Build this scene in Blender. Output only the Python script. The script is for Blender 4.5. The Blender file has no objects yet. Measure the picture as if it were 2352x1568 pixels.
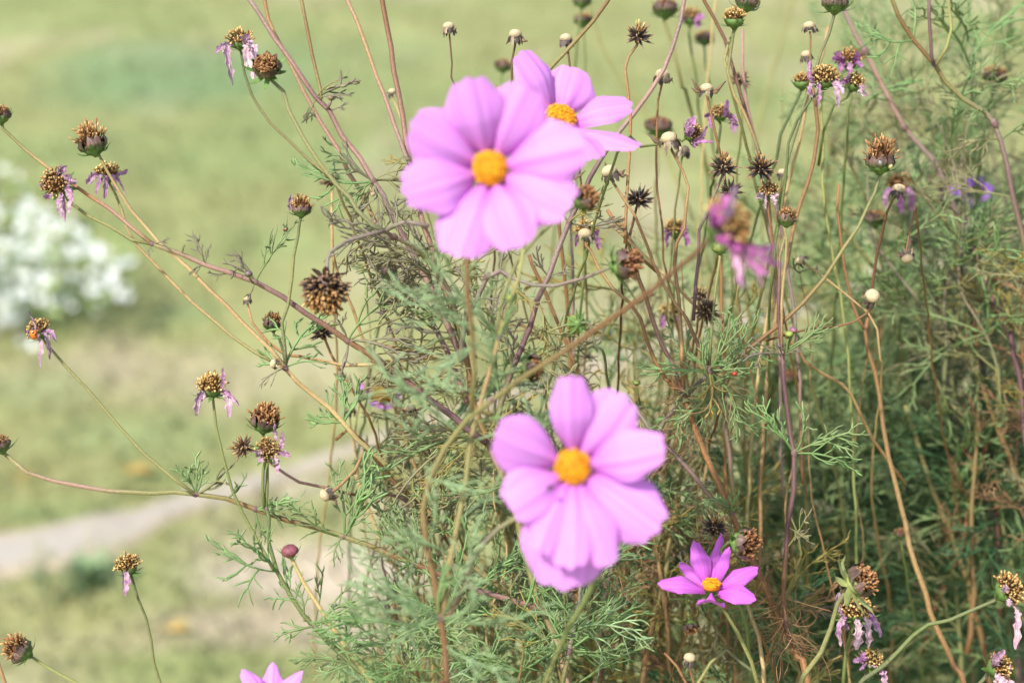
import bpy, math, random
import numpy as np
from mathutils import Vector, Matrix

scene = bpy.context.scene
R_ = math.radians
# ------------------------------------------------------------------ camera
PITCH = 22.0
CAM_H = 1.25
LENS = 64.0
FOC = 0.80
cam_data = bpy.data.cameras.new("camera")
cam = bpy.data.objects.new("camera", cam_data)
scene.collection.objects.link(cam)
cam.location = (0, 0, CAM_H)
cam.rotation_euler = (R_(90 - PITCH), 0, 0)
cam_data.lens = LENS
cam_data.sensor_width = 36.0
cam_data.clip_start = 0.01
cam_data.clip_end = 600.0
cam_data.dof.use_dof = True
cam_data.dof.focus_distance = FOC
cam_data.dof.aperture_fstop = 6.3
scene.camera = cam
# ------------------------------------------------------------------ world, sun, exposure
SUN_EL, SUN_AZ = 52.0, 218.0            # azimuth clockwise from +Y: behind the camera, to its left
world = bpy.data.worlds.new("World")
scene.world = world
world.use_nodes = True
nt = world.node_tree
bg = nt.nodes["Background"]
sky = nt.nodes.new("ShaderNodeTexSky")
sky.sky_type = 'NISHITA'
sky.sun_disc = False
sky.sun_elevation = R_(SUN_EL)
sky.sun_rotation = R_(SUN_AZ)
sky.dust_density = 2.0
nt.links.new(sky.outputs[0], bg.inputs[0])
bg.inputs[1].default_value = 0.15
sd = bpy.data.lights.new("sun", 'SUN')
sd.energy = 3.4
sd.angle = R_(1.2)
sd.color = (1.0, 0.97, 0.92)
sun = bpy.data.objects.new("sun", sd)
scene.collection.objects.link(sun)
_sv = Vector((math.sin(R_(SUN_AZ)) * math.cos(R_(SUN_EL)), math.cos(R_(SUN_AZ)) * math.cos(R_(SUN_EL)), math.sin(R_(SUN_EL))))
sun.rotation_euler = _sv.to_track_quat('Z', 'Y').to_euler()
sun.location = _sv * 20
scene.view_settings.view_transform = 'Standard'
scene.view_settings.look = 'None'
scene.view_settings.gamma = 1.0
scene.view_settings.exposure = 0.80
scene.cycles.use_denoising = True
scene.cycles.max_bounces = 8
scene.cycles.transparent_max_bounces = 8
scene.cycles.sample_clamp_indirect = 6.0

# ------------------------------------------------------------------ image <-> world
F_ = np.array((0, math.cos(R_(PITCH)), -math.sin(R_(PITCH))))
U_ = np.array((0, math.sin(R_(PITCH)), math.cos(R_(PITCH))))
X_ = np.array((1.0, 0, 0))
C_ = np.array((0, 0, CAM_H))
KX = 36.0 / LENS / 2352.0
UP = np.array((0, 0, 1.0))

def px(z):                       # metres per picture unit at z cm behind the focus plane
    return (FOC + z / 100.0) * KX

def at(x, y, z=0.0):
    d = FOC + z / 100.0
    return C_ + d * (F_ + (x - 1176) * KX * X_ + (784 - y) * KX * U_)

def on_ground(x, y, h=0.0):
    v = F_ + (x - 1176) * KX * X_ + (784 - y) * KX * U_
    return C_ + v * ((h - CAM_H) / v[2])

def vec(a):                      # picture axes (right, up, towards the lens) -> world direction
    w = a[0] * X_ + a[1] * U_ - a[2] * F_
    return w / np.linalg.norm(w)

def nz(v):
    return v / (np.linalg.norm(v) + 1e-12)

def lin(c):
    return tuple(((x / 255.0) / 12.92 if x / 255.0 <= 0.04045 else ((x / 255.0 + 0.055) / 1.055) ** 2.4) for x in c)

# real surface colours, given as sRGB
COL = {k: np.array(lin(v)) for k, v in dict(
    olive=(130, 126, 78), green=(104, 114, 64), dgreen=(80, 92, 54), ygreen=(146, 144, 84), tan=(158, 130, 88), ltan=(184, 158, 108),
    brown=(120, 86, 54), dbrown=(92, 62, 42), pink=(155, 121, 107), purple=(113, 86, 82), mauve=(133, 114, 105),
    grey=(120, 112, 98), dpurple=(90, 64, 66), orange=(148, 106, 68), greygreen=(100, 102, 72)).items()}

# ------------------------------------------------------------------ materials
def material(name, rough=0.6, trans=0.0, nscale=300.0, var=0.25, bump=0.0, spec=0.3, stretch=None):
    m = bpy.data.materials.new(name)
    m.use_nodes = True
    t = m.node_tree
    p = t.nodes["Principled BSDF"]
    out = t.nodes["Material Output"]
    a = t.nodes.new("ShaderNodeAttribute"); a.attribute_name = "Col"
    tc = t.nodes.new("ShaderNodeTexCoord")
    n = t.nodes.new("ShaderNodeTexNoise"); n.inputs["Scale"].default_value = nscale; n.inputs["Detail"].default_value = 4
    mp = t.nodes.new("ShaderNodeMapping")
    if stretch: mp.inputs["Scale"].default_value = stretch
    t.links.new(tc.outputs["Object"], mp.inputs[0]); t.links.new(mp.outputs[0], n.inputs["Vector"])
    r = t.nodes.new("ShaderNodeMapRange")
    r.inputs["From Min"].default_value = 0.25; r.inputs["From Max"].default_value = 0.75
    r.inputs["To Min"].default_value = 1 - var; r.inputs["To Max"].default_value = 1 + var
    t.links.new(n.outputs["Fac"], r.inputs["Value"])
    mx = t.nodes.new("ShaderNodeVectorMath"); mx.operation = 'SCALE'
    t.links.new(a.outputs["Color"], mx.inputs[0]); t.links.new(r.outputs[0], mx.inputs["Scale"])
    t.links.new(mx.outputs[0], p.inputs["Base Color"])
    p.inputs["Roughness"].default_value = rough
    p.inputs["Specular IOR Level"].default_value = spec
    if bump:
        b = t.nodes.new("ShaderNodeBump"); b.inputs["Strength"].default_value = bump; b.inputs["Distance"].default_value = 0.0006
        t.links.new(n.outputs["Fac"], b.inputs["Height"]); t.links.new(b.outputs[0], p.inputs["Normal"])
    if trans:
        tr = t.nodes.new("ShaderNodeBsdfTranslucent")
        t.links.new(mx.outputs[0], tr.inputs["Color"])
        ms = t.nodes.new("ShaderNodeMixShader"); ms.inputs[0].default_value = trans
        t.links.new(p.outputs[0], ms.inputs[1]); t.links.new(tr.outputs[0], ms.inputs[2])
        t.links.new(ms.outputs[0], out.inputs[0])
    return m

M = dict(
    stem=material("stem_skin", 0.6, 0, 900, 0.22, 0.4),
    leaf=material("thread_leaf", 0.55, 0.25, 120, 0.25, 0, 0.3),
    dry=material("dry_leaf", 0.8, 0.15, 200, 0.3),
    petal=material("fresh_petal", 0.6, 0.27, 60, 0.06, 0, 0.25),
    disc=material("yellow_disc", 0.7, 0, 900, 0.2),
    wilt=material("wilted_petal", 0.75, 0.25, 500, 0.35, 0.5, 0.2),
    floret=material("dry_floret", 0.8, 0, 900, 0.3),
    calyx=material("green_calyx", 0.5, 0.15, 400, 0.2),
    bract=material("dark_bract", 0.55, 0.05, 600, 0.3, 0.3, 0.4),
    achene=material("black_achene", 0.5, 0, 900, 0.4, 0.4, 0.4),
    knob=material("pale_receptacle", 0.85, 0, 1600, 0.25, 0.9),
    shell=material("insect_shell", 0.25, 0, 500, 0.1, 0, 0.6),
    white=material("white_blossom", 0.6, 0.25, 60, 0.05),
    bush=material("bush_leaf", 0.55, 0.25, 30, 0.3),
    grass=material("grass_blade", 0.6, 0.2, 3, 0.15),
    fallen=material("fallen_leaf", 0.7, 0.15, 60, 0.2),
)

# ------------------------------------------------------------------ mesh building
class MB:
    def __init__(s):
        s.v = []; s.f = []; s.c = []

    def add(s, verts, faces, cols):
        o = len(s.v)
        s.v.extend(verts); s.c.extend(cols)
        s.f.extend([tuple(i + o for i in f) for f in faces])

    def build(s, name, mat, parent=None, origin=None):
        o0 = np.array(origin if origin is not None else (0, 0, 0), float)
        me = bpy.data.meshes.new(name)
        V = np.array(s.v, float) - o0
        me.from_pydata(V.tolist(), [], s.f)
        me.polygons.foreach_set("use_smooth", [True] * len(me.polygons))
        at_ = me.color_attributes.new("Col", 'FLOAT_COLOR', 'POINT')
        c = np.ones((len(s.v), 4), np.float32); c[:, :3] = np.array(s.c, np.float32)
        at_.data.foreach_set("color", c.ravel())
        me.materials.append(mat)
        ob = bpy.data.objects.new(name, me)
        scene.collection.objects.link(ob)
        if parent is not None: ob.parent = parent
        return ob

def root(name, loc, label, cat, group=None):
    o = bpy.data.objects.new(name, None)
    o.empty_display_size = 0.01
    scene.collection.objects.link(o)
    o.location = tuple(loc)
    o["label"] = label; o["category"] = cat
    if group: o["group"] = group
    return o

def loc(o):
    return np.array(o.location)

def spline(P, step=0.012):
    P = np.array(P, float)
    if len(P) < 3:
        n = max(2, int(np.linalg.norm(P[-1] - P[0]) / step) + 1)
        t = np.linspace(0, 1, n)[:, None]
        return P[0] * (1 - t) + P[-1] * t
    Q = np.vstack([2 * P[0] - P[1], P, 2 * P[-1] - P[-2]])
    out = []
    for i in range(1, len(Q) - 2):
        n = max(1, min(14, int(np.linalg.norm(Q[i + 1] - Q[i]) / step)))
        for k in range(n):
            t = k / n
            p0, p1, p2, p3 = Q[i - 1], Q[i], Q[i + 1], Q[i + 2]
            out.append(0.5 * (2 * p1 + (p2 - p0) * t + (2 * p0 - 5 * p1 + 4 * p2 - p3) * t * t + (3 * p1 - p0 - 3 * p2 + p3) * t ** 3))
    out.append(P[-1])
    return np.array(out)

def tangents(P):
    T = np.gradient(P, axis=0)
    return T / (np.linalg.norm(T, axis=1)[:, None] + 1e-12)

def tube(mb, P, rad, cols, n=8, ridge=0.0, cap=True):
    """rad and cols: one per point of P"""
    P = np.array(P, float); T = tangents(P); K = len(P)
    a = np.array((0.3, 0.9, 0.2)) if abs(T[0][0]) > 0.7 else np.array((1.0, 0.1, 0.2))
    N = nz(a - T[0] * a.dot(T[0]))
    vs, cs, fs = [], [], []
    for k in range(K):
        N = nz(N - T[k] * N.dot(T[k])); B = np.cross(T[k], N)
        for j in range(n):
            q = 2 * math.pi * j / n
            f = 1 + (ridge if j % 2 else -ridge)
            vs.append(P[k] + rad[k] * (1 + 0.35 * (f - 1)) * (math.cos(q) * N + math.sin(q) * B)); cs.append(cols[k] * f)
    for k in range(K - 1):
        for j in range(n):
            fs.append((k * n + j, k * n + (j + 1) % n, (k + 1) * n + (j + 1) % n, (k + 1) * n + j))
    if cap:
        fs.append(tuple(range(n - 1, -1, -1))); fs.append(tuple((K - 1) * n + j for j in range(n)))
    mb.add(vs, fs, cs)

def thread(mb, P, r0, nrm, c0, c1, flat=0.5):
    """thin leaf segment tapering to a point"""
    P = np.array(P, float); T = tangents(P); K = len(P)
    vs, cs, fs = [], [], []
    for k in range(K - 1):
        t = k / (K - 1)
        w = nz(np.cross(nrm, T[k])); m = nz(np.cross(T[k], w))
        r = r0 * (0.75 + 0.6 * t if t < 0.4 else 0.99 - 0.55 * (t - 0.4))
        c = c0 * (1 - t) + c1 * t
        vs += [P[k] + w * r, P[k] + m * r * flat, P[k] - w * r, P[k] - m * r * flat]
        cs += [c * 1.08, c, c * 0.95, c * 0.9]
    vs.append(P[-1]); cs.append(c1)
    for k in range(K - 2):
        for j in range(4):
            fs.append((k * 4 + j, k * 4 + (j + 1) % 4, k * 4 + 4 + (j + 1) % 4, k * 4 + 4 + j))
    e = (K - 2) * 4
    for j in range(4):
        fs.append((e + j, e + (j + 1) % 4, len(vs) - 1))
    mb.add(vs, fs, cs)

def blade(mb, P, W, nrm, cols, m=2, cup=0.0, crinkle=0.0, rnd=None, fold=0.0):
    """a strip with width W[k], m*2+1 vertices across; nrm: face normal per point or one"""
    P = np.array(P, float); T = tangents(P); K = len(P); n = 2 * m + 1
    vs, cs, fs = [], [], []
    ph = [rnd.uniform(0, 6.28) for _ in range(4)] if rnd else [0] * 4
    for k in range(K):
        nn = nrm[k] if isinstance(nrm, list) else nrm
        w = nz(np.cross(nn, T[k])); b = nz(np.cross(T[k], w))
        for j in range(n):
            v = (j - m) / m
            d = -cup * W[k] * v * v + fold * W[k] * abs(v)
            if crinkle:
                d += crinkle * W[k] * (math.sin(9 * v + ph[0] + 0.9 * k) + 0.7 * math.sin(5.3 * v + ph[1] - 1.7 * k) + rnd.uniform(-.5, .5))
                s = 1 + 0.35 * math.sin(1.9 * k + ph[2] + v) * abs(v)
            else:
                s = 1
            vs.append(P[k] + w * W[k] * v * s + b * d)
            c = cols[k]
            cs.append(c * (1 + (0.35 * math.sin(11 * v + ph[3]) if crinkle else (0.08 if j % 2 else -0.05))))
    for k in range(K - 1):
        for j in range(n - 1):
            fs.append((k * n + j, k * n + j + 1, (k + 1) * n + j + 1, (k + 1) * n + j))
    mb.add(vs, fs, cs)

def frame(n):
    n = nz(n); a = UP if abs(n[2]) < 0.9 else X_
    ex = nz(np.cross(a, n)); ey = np.cross(n, ex)
    return np.array([ex, ey, n]).T

def lathe(mb, o, A, prof, cols, n=12, wob=0.0, rnd=None):
    vs, cs, fs = [], [], []
    for (r, z), c in zip(prof, cols):
        for j in range(n):
            q = 2 * math.pi * j / n
            rr = r * (1 + (rnd.uniform(-wob, wob) if wob else 0))
            vs.append(o + A @ np.array((rr * math.cos(q), rr * math.sin(q), z))); cs.append(c)
    for k in range(len(prof) - 1):
        for j in range(n):
            fs.append((k * n + j, k * n + (j + 1) % n, (k + 1) * n + (j + 1) % n, (k + 1) * n + j))
    fs.append(tuple((len(prof) - 1) * n + j for j in range(n)))
    fs.append(tuple(range(n - 1, -1, -1)))
    mb.add(vs, fs, cs)

def floret(mb, p, d, L, r, c0, c1, bend, n=4):
    q = p + d * L * 0.55 + bend * L * 0.15
    e = p + d * L + bend * L * 0.3
    tube(mb, [p, q, q + (e - q) * 0.55, e], [r * 0.6, r * 0.7, r * 1.25, r * 0.75], [c0, c0 * .6 + c1 * .4, c1, c1 * 1.1], n)

def dome_points(N, phimax):
    for i in range(N):
        ph = math.acos(1 - (i + 0.5) / N * (1 - math.cos(phimax)))
        th = i * 2.399963
        yield ph, th, np.array((math.sin(ph) * math.cos(th), math.sin(ph) * math.sin(th), math.cos(ph)))
# ------------------------------------------------------------------ ground, path, grass
def vnoise(x, y, seed=0):
    def h(i, j):
        n = (i.astype(np.int64) * 374761393 + j.astype(np.int64) * 668265263 + seed * 974634777) & 0xFFFFFFFF
        n = ((n ^ (n >> 13)) * 1274126177) & 0xFFFFFFFF
        return ((n ^ (n >> 16)) & 0xFFFF) / 65535.0
    i = np.floor(x); j = np.floor(y); u = x - i; v = y - j
    u = u * u * (3 - 2 * u); v = v * v * (3 - 2 * v)
    return (h(i, j) * (1 - u) + h(i + 1, j) * u) * (1 - v) + (h(i, j + 1) * (1 - u) + h(i + 1, j + 1) * u) * v

def fbm(x, y, seed=0, o=4):
    s = 0; a = 0.5
    for k in range(o):
        s = s + a * vnoise(x * 2 ** k, y * 2 ** k, seed + k); a *= 0.5
    return s / (1 - 0.5 ** o)

G_STRAW = np.array(lin((140, 139, 92))); G_GREEN = np.array(lin((116, 134, 84))); G_BLUE = np.array(lin((112, 134, 92)))
G_SOIL = np.array(lin((170, 157, 130))); G_OLIVE = np.array(lin((131, 138, 88)))
# patches of the meadow: centre seen at (x, y), radii in the same units at that distance, colour, weight
G_SAND = np.array(lin((182, 169, 148)))
PATCH = [(60, 30, 420, 60, G_OLIVE, .9), (420, 150, 330, 70, G_BLUE, .75), (330, 215, 260, 50, G_BLUE, .5), (880, 120, 200, 45, G_BLUE, .35), (120, 330, 200, 50, G_GREEN, .4),
         (520, 90, 150, 30, G_STRAW, .5), (250, 830, 130, 70, G_SOIL, .55), (480, 700, 170, 50, G_STRAW, .5), (620, 560, 140, 40, G_GREEN, .4),
         (430, 720, 90, 30, G_BLUE, .5), (100, 900, 160, 60, G_GREEN, .5), (330, 1000, 280, 60, G_BLUE, .45), (100, 1180, 220, 35, G_GREEN, .6), (430, 1090, 220, 30, G_GREEN, .5),
         (780, 1320, 270, 80, G_SAND, 1.0), (560, 1250, 170, 40, G_SOIL, .6), (620, 1320, 230, 60, G_SAND, .9), (640, 1440, 300, 60, G_SOIL, 1.0), (330, 1440, 120, 25, G_SOIL, .5), (840, 1470, 160, 40, G_SAND, .7), (240, 1480, 200, 25, G_SOIL, .6), (640, 1110, 150, 45, G_SAND, .7), (30, 1260, 160, 40, G_SOIL, .7), (150, 1440, 260, 60, G_STRAW, .6), (930, 1180, 160, 60, G_SOIL, .7),
         (420, 1540, 200, 40, G_GREEN, .35), (60, 1330, 130, 30, G_OLIVE, .5), (450, 1180, 180, 30, G_SOIL, .3), (350, 1330, 130, 60, G_OLIVE, .5), (1900, 1300, 500, 200, G_SOIL, .7), (1500, 1000, 300, 100, G_SOIL, .35)]

def meadow(X, Y):
    n = fbm(X * 1.3 + 7, Y * 1.1, 3)
    c = G_STRAW[None] * (1 - n[:, None]) + G_OLIVE[None] * n[:, None]
    m = np.clip((fbm(X * 2.2, Y * 1.4 + 5, 11) - 0.5) * 4, 0, 1)[:, None]
    c = c * (1 - 0.5 * m) + G_GREEN * 0.5 * m
    m = np.clip((fbm(X * 3.1 + 2, Y * 2.4, 23) - 0.56) * 5, 0, 1)[:, None]
    c = c * (1 - 0.55 * m) + G_SOIL * 0.55 * m
    for x, y, rx, ry, col, w in PATCH:
        g = on_ground(x, y); gx = on_ground(x + rx, y); gy = on_ground(x, y - ry)
        ax, ay = abs(gx[0] - g[0]), abs(gy[1] - g[1])
        d = ((X - g[0]) / ax) ** 2 + ((Y - g[1]) / ay) ** 2 + 1.1 * (fbm(X * 4, Y * 3, 31) - .5)
        m = (w * np.clip(1.25 - d, 0, 1))[:, None]
        c = c * (1 - m) + col * m
    s = 0.82 + 0.36 * fbm(X * 14, Y * 9, 41)
    return c * s[:, None]

def build_ground():
    core = np.arange(-3.2, 3.2001, 0.035)
    out = 3.2 + np.cumsum(0.05 * 1.22 ** np.arange(1, 32)); xs = np.concatenate([-out[::-1], core, out])
    yc = np.arange(0.4, 8.0, 0.035); yo = 8.0 + np.cumsum(0.05 * 1.2 ** np.arange(1, 36)); yn = 0.4 - np.cumsum(0.05 * 1.25 ** np.arange(1, 28))
    ys = np.concatenate([yn[::-1], yc, yo])
    XX, YY = np.meshgrid(xs, ys); X = XX.ravel(); Y = YY.ravel()
    Z = (fbm(X * 1.5, Y * 1.5, 5) - .5) * 0.02 + (fbm(X * 8, Y * 8, 6) - .5) * 0.016
    nx, ny = len(xs), len(ys)
    i = np.arange(nx * ny).reshape(ny, nx)
    F = np.stack([i[:-1, :-1], i[:-1, 1:], i[1:, 1:], i[1:, :-1]], -1).reshape(-1, 4)
    mb = MB(); mb.v = np.stack([X, Y, Z], 1).tolist(); mb.f = F.tolist(); mb.c = meadow(X, Y).tolist()
    o = mb.build("ground", material("meadow_ground", 0.9, 0, 35, 0.18, 0.0, 0.1)); o["kind"] = "structure"

def ground_z(x, y):
    x = np.array([x]); y = np.array([y])
    return float((fbm(x * 1.5, y * 1.5, 5)[0] - .5) * 0.02 + (fbm(x * 8, y * 8, 6)[0] - .5) * 0.016)

PATH_C = [(-420, 1330, 120), (-100, 1300, 110), (30, 1278, 96), (120, 1256, 66), (200, 1240, 44), (290, 1222, 30), (370, 1186, 44), (440, 1160, 30), (500, 1146, 26), (570, 1122, 52), (640, 1098, 38), (720, 1066, 54), (800, 1036, 30), (880, 1010, 44), (960, 985, 28),
          (1060, 955, 40), (1200, 905, 26), (1420, 830, 34), (1700, 745, 24), (1960, 660, 22), (2190, 585, 30), (2500, 500, 20), (2900, 400, 20)]
def build_path():
    c = spline([on_ground(x, y) for x, y, h in PATH_C], 0.04)
    hw = []
    for x, y, h in PATH_C:
        hw.append(abs(on_ground(x, y - h)[1] - on_ground(x, y + h)[1]) / 2 * .60)
    t = np.linspace(0, 1, len(c)); hw = np.interp(t, np.linspace(0, 1, len(hw)), hw)
    rnd = random.Random(4)
    mb = MB(); vs, cs, fs = [], [], []; n = 13
    pc = np.array(lin((162, 154, 142))); pe = np.array(lin((162, 150, 126)))
    for k in range(len(c)):
        w1 = hw[k] * (0.45 + 1.2 * fbm(np.array([k * .23]), np.array([1.0]))[0]); w2 = hw[k] * (0.45 + 1.2 * fbm(np.array([k * .27]), np.array([9.0]))[0])
        for j in range(n):
            v = j / (n - 1) * 2 - 1
            x = c[k][0]; y = c[k][1] + (v * w1 if v > 0 else v * w2)
            vs.append((x, y, ground_z(x, y) + 0.008 - 0.014 * max(0, abs(v) - .85) / .15))
            f = min(1, max(0, (abs(v) - .3) / .6 + .9 * (fbm(np.array([x * 5]), np.array([y * 5]), 61)[0] - .45))); s = 0.86 + 0.28 * fbm(np.array([x * 9]), np.array([y * 9]), 51)[0]
            g = min(.75, max(0, (x + .75) * 1.1)); f = max(f, g) if x < 1.2 else f; cs.append((pc * (1 - f) + pe * f) * s)
    for k in range(len(c) - 1):
        for j in range(n - 1):
            fs.append((k * n + j, (k + 1) * n + j, (k + 1) * n + j + 1, k * n + j + 1))
    mb.add(vs, fs, cs)
    o = mb.build("path", material("sandy_path", 0.9, 0, 60, 0.12, 0.0, 0.1)); o["kind"] = "structure"
    return c, hw

build_ground()
path_c, path_hw = build_path()

def build_grass():
    rnd = np.random.RandomState(3); N = 46000
    y = 1.5 + 6.5 * rnd.rand(N) ** 1.3; x = (rnd.rand(N) * 2 - 1) * (0.45 * y + 0.5)
    py = np.interp(x, path_c[:, 0], path_c[:, 1]); ph = np.interp(x, path_c[:, 0], path_hw)
    keep = (np.abs(y - py) > ph * 0.72) & (fbm(x * 2.5, y * 2, 77) > 0.30)
    x, y = x[keep], y[keep]; N = len(x)
    z = (fbm(x * 1.5, y * 1.5, 5) - .5) * 0.02 + (fbm(x * 8, y * 8, 6) - .5) * 0.016
    c = meadow(x, y); mix = rnd.rand(N)[:, None]
    c = (c * (1 - .35 * mix) + np.array(lin((148, 152, 98))) * .35 * mix) * (0.85 + .3 * rnd.rand(N)[:, None])
    h = 0.014 + 0.03 * rnd.rand(N); a = rnd.rand(N) * 6.283; w = 0.0016 + 0.0014 * rnd.rand(N); tilt = 0.5 + 1.4 * rnd.rand(N); b = rnd.rand(N) * 6.283
    dx, dy = np.cos(a) * w, np.sin(a) * w; tx, ty = np.cos(b) * h * tilt, np.sin(b) * h * tilt
    P0 = np.stack([x - dx, y - dy, z - .002], 1); P1 = np.stack([x + dx, y + dy, z - .002], 1)
    P2 = np.stack([x + dx * .7 + tx * .4, y + dy * .7 + ty * .4, z + h * .65], 1); P3 = np.stack([x - dx * .7 + tx * .4, y - dy * .7 + ty * .4, z + h * .65], 1)
    P4 = np.stack([x + tx, y + ty, z + h], 1)
    V = np.stack([P0, P1, P2, P3, P4], 1).reshape(-1, 3)
    i = np.arange(N) * 5
    mb = MB(); mb.v = V.tolist(); mb.c = np.repeat(c, 5, 0).tolist()
    mb.f = np.stack([i, i + 1, i + 2, i + 3], 1).tolist() + np.stack([i + 3, i + 2, i + 4], 1).tolist()
    o = mb.build("grass", M["grass"]); o["kind"] = "stuff"; o["label"] = "short dry green grass blades across the meadow"; o["category"] = "grass"
build_grass()

# ------------------------------------------------------------------ white flowering bush, weed clump, fallen leaves
def build_white_bush():
    rnd = random.Random(8)
    g = on_ground(40, 735)
    rt = root("white_flower_bush", g, "low leafy bush covered in small white blossoms on the meadow", "flower bush")
    dist = np.linalg.norm(g - C_); s = dist * KX
    fol = MB()
    def wpos(x, y, dy):
        # picture offsets from the bush foot, turned into metres around it
        return g + np.array(((x - 40) * s, dy, (735 - y) * s * 1.14 + .008))
    def inside(x, y):
        # outline: tall on the left, sloping arm to the right
        top = np.interp(x, [-500, -380, -150, 0, 60, 130, 180, 230, 290, 330], [720, 420, 330, 375, 400, 470, 520, 555, 580, 640])
        bot = np.interp(x, [-500, 0, 120, 200, 330], [740, 745, 715, 680, 660])
        return top < y < bot
    gc = np.array(lin((126, 152, 88))); gy = np.array(lin((172, 184, 122)))
    k = 0
    while k < 1500:
        x, y = rnd.uniform(-480, 330), rnd.uniform(330, 745)
        if not inside(x, y): continue
        k += 1
        p = wpos(x, y, rnd.gauss(0, .09)); d = nz(np.array((rnd.gauss(0, 1), rnd.gauss(0, 1), rnd.gauss(.5, .8)))); L = rnd.uniform(.018, .04)
        nn = nz(np.cross(d, np.array((rnd.gauss(0, 1), rnd.gauss(0, 1), rnd.gauss(0, 1)))))
        c = gc * (1 - (f := rnd.random())) + gy * f
        blade(fol, [p, p + d * L * .4, p + d * L * .75 - UP * L * .08, p + d * L - UP * L * .2], [.001, L * .16, L * .13, .0005], nn, [c] * 4, 1, .2)
    fol.build("foliage", M["bush"], rt, g)
    stems = MB()
    for k in range(40):
        x = rnd.uniform(-420, 250); y = rnd.uniform(500, 660)
        if not inside(x, y): continue
        P = spline([wpos(40 + (x - 40) * .4, 738, 0), wpos(40 + (x - 40) * .75, (738 + y) / 2 + 20, rnd.gauss(0, .04)), wpos(x, y, rnd.gauss(0, .08))], .04)
        tube(stems, P, [.002] * len(P), [gc * .9] * len(P), 5)
    stems.build("twigs", M["stem"], rt, g)
    wc = np.array((.86, .88, .84)); n = 0; tries = 0
    inview = []
    while n < 98 and tries < 9000:
        tries += 1
        x, y = rnd.uniform(-25, 325), rnd.uniform(385, 730)
        if not inside(x, y - 6): continue
        if y > 680 and rnd.random() < .7: continue
        if any((x - a) ** 2 + (y - b) ** 2 < 17 ** 2 for a, b in inview): continue
        if rnd.random() > np.interp(y, [385, 480, 520, 700, 740], [.3, .4, 1, 1, .5]): continue
        inview.append((x, y)); n += 1
        p = wpos(x, y, -abs(rnd.gauss(.07, .05))); nn = nz(np.array((rnd.gauss(-.1, .4), -.8 + rnd.gauss(0, .3), .7 + rnd.gauss(0, .3)))); A = frame(nn)
        mb = MB(); Rb = rnd.uniform(.0052, .0080) * (1 if rnd.random() < .8 else .65)
        for q in range(5):
            t = q * 1.2566 + rnd.random() * .3; e = A @ np.array((math.cos(t), math.sin(t), .15))
            blade(mb, [p + e * Rb * .1, p + e * Rb * .5, p + e * Rb * .85, p + e * Rb], [Rb * .15, Rb * .5, Rb * .5, Rb * .2], nn, [wc * rnd.uniform(.92, 1.0)] * 4, 1, .15)
        lathe(mb, p, A, [(Rb * .2, 0), (Rb * .16, Rb * .12), (Rb * .05, Rb * .17)], [np.array((.6, .6, .2))] * 3, 8)
        mb.build("blossom", M["white"], rt, g)
    # the part of the bush that runs on beyond the picture
    mb = MB(); k = 0
    while k < 240:
        x, y = (rnd.uniform(-470, -30) if k < 140 else rnd.uniform(-30, 320)), rnd.uniform(340, 735)
        if not inside(x, y): continue
        if k >= 140 and rnd.random() > np.interp(y, [385, 480, 520, 690, 730], [.25, .4, 1, 1, .3]): continue
        k += 1; p = wpos(x, y, -abs(rnd.gauss(.05, .06))); nn = nz(np.array((rnd.gauss(0, .4), -.8, .7))); A = frame(nn)
        for q in range(5):
            t = q * 1.2566; e = A @ np.array((math.cos(t), math.sin(t), .15))
            blade(mb, [p + e * .001, p + e * .006, p + e * .011], [.001, .0034, .0016], nn, [wc * .95] * 3, 1, .15)
    o = mb.build("blossoms", M["white"], rt, g); o["kind"] = "stuff"
build_white_bush()

def build_weed(name, cx, cy, wpx, hpx, col, label, n, seed):
    rnd = random.Random(seed)
    g = on_ground(cx, cy); s = np.linalg.norm(g - C_) * KX
    rt = root(name, g, label, "weed")
    mb = MB()
    for k in range(n):
        a = rnd.uniform(0, 6.28); r = abs(rnd.gauss(0, .45)); p = g + np.array((math.cos(a) * r * wpx * s * .6, math.sin(a) * r * wpx * s * .6, 0)); L = rnd.uniform(.6, 1.1) * hpx * s
        d = nz(np.array((math.cos(a) * r * 1.2 + rnd.gauss(0, .3), math.sin(a) * r * 1.2 + rnd.gauss(0, .3), 1)))
        c = col * rnd.uniform(.75, 1.25); side = nz(np.cross(d, UP + .01))
        nn = nz(np.cross(d, side) + .001)
        blade(mb, [p, p + d * L * .4, p + d * L * .75 - UP * L * .05, p + d * L - UP * L * .25], [L * .03, L * .14, L * .12, .0005], nn, [c * .8, c, c, c * 1.1], 1, .2)
    mb.build("leaves", M["bush"], rt, g)
build_weed("weed_clump", 205, 1345, 130, 75, np.array(lin((128, 150, 106))), "dense green weed clump beside the pale path below the meadow", 120, 5)

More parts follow.
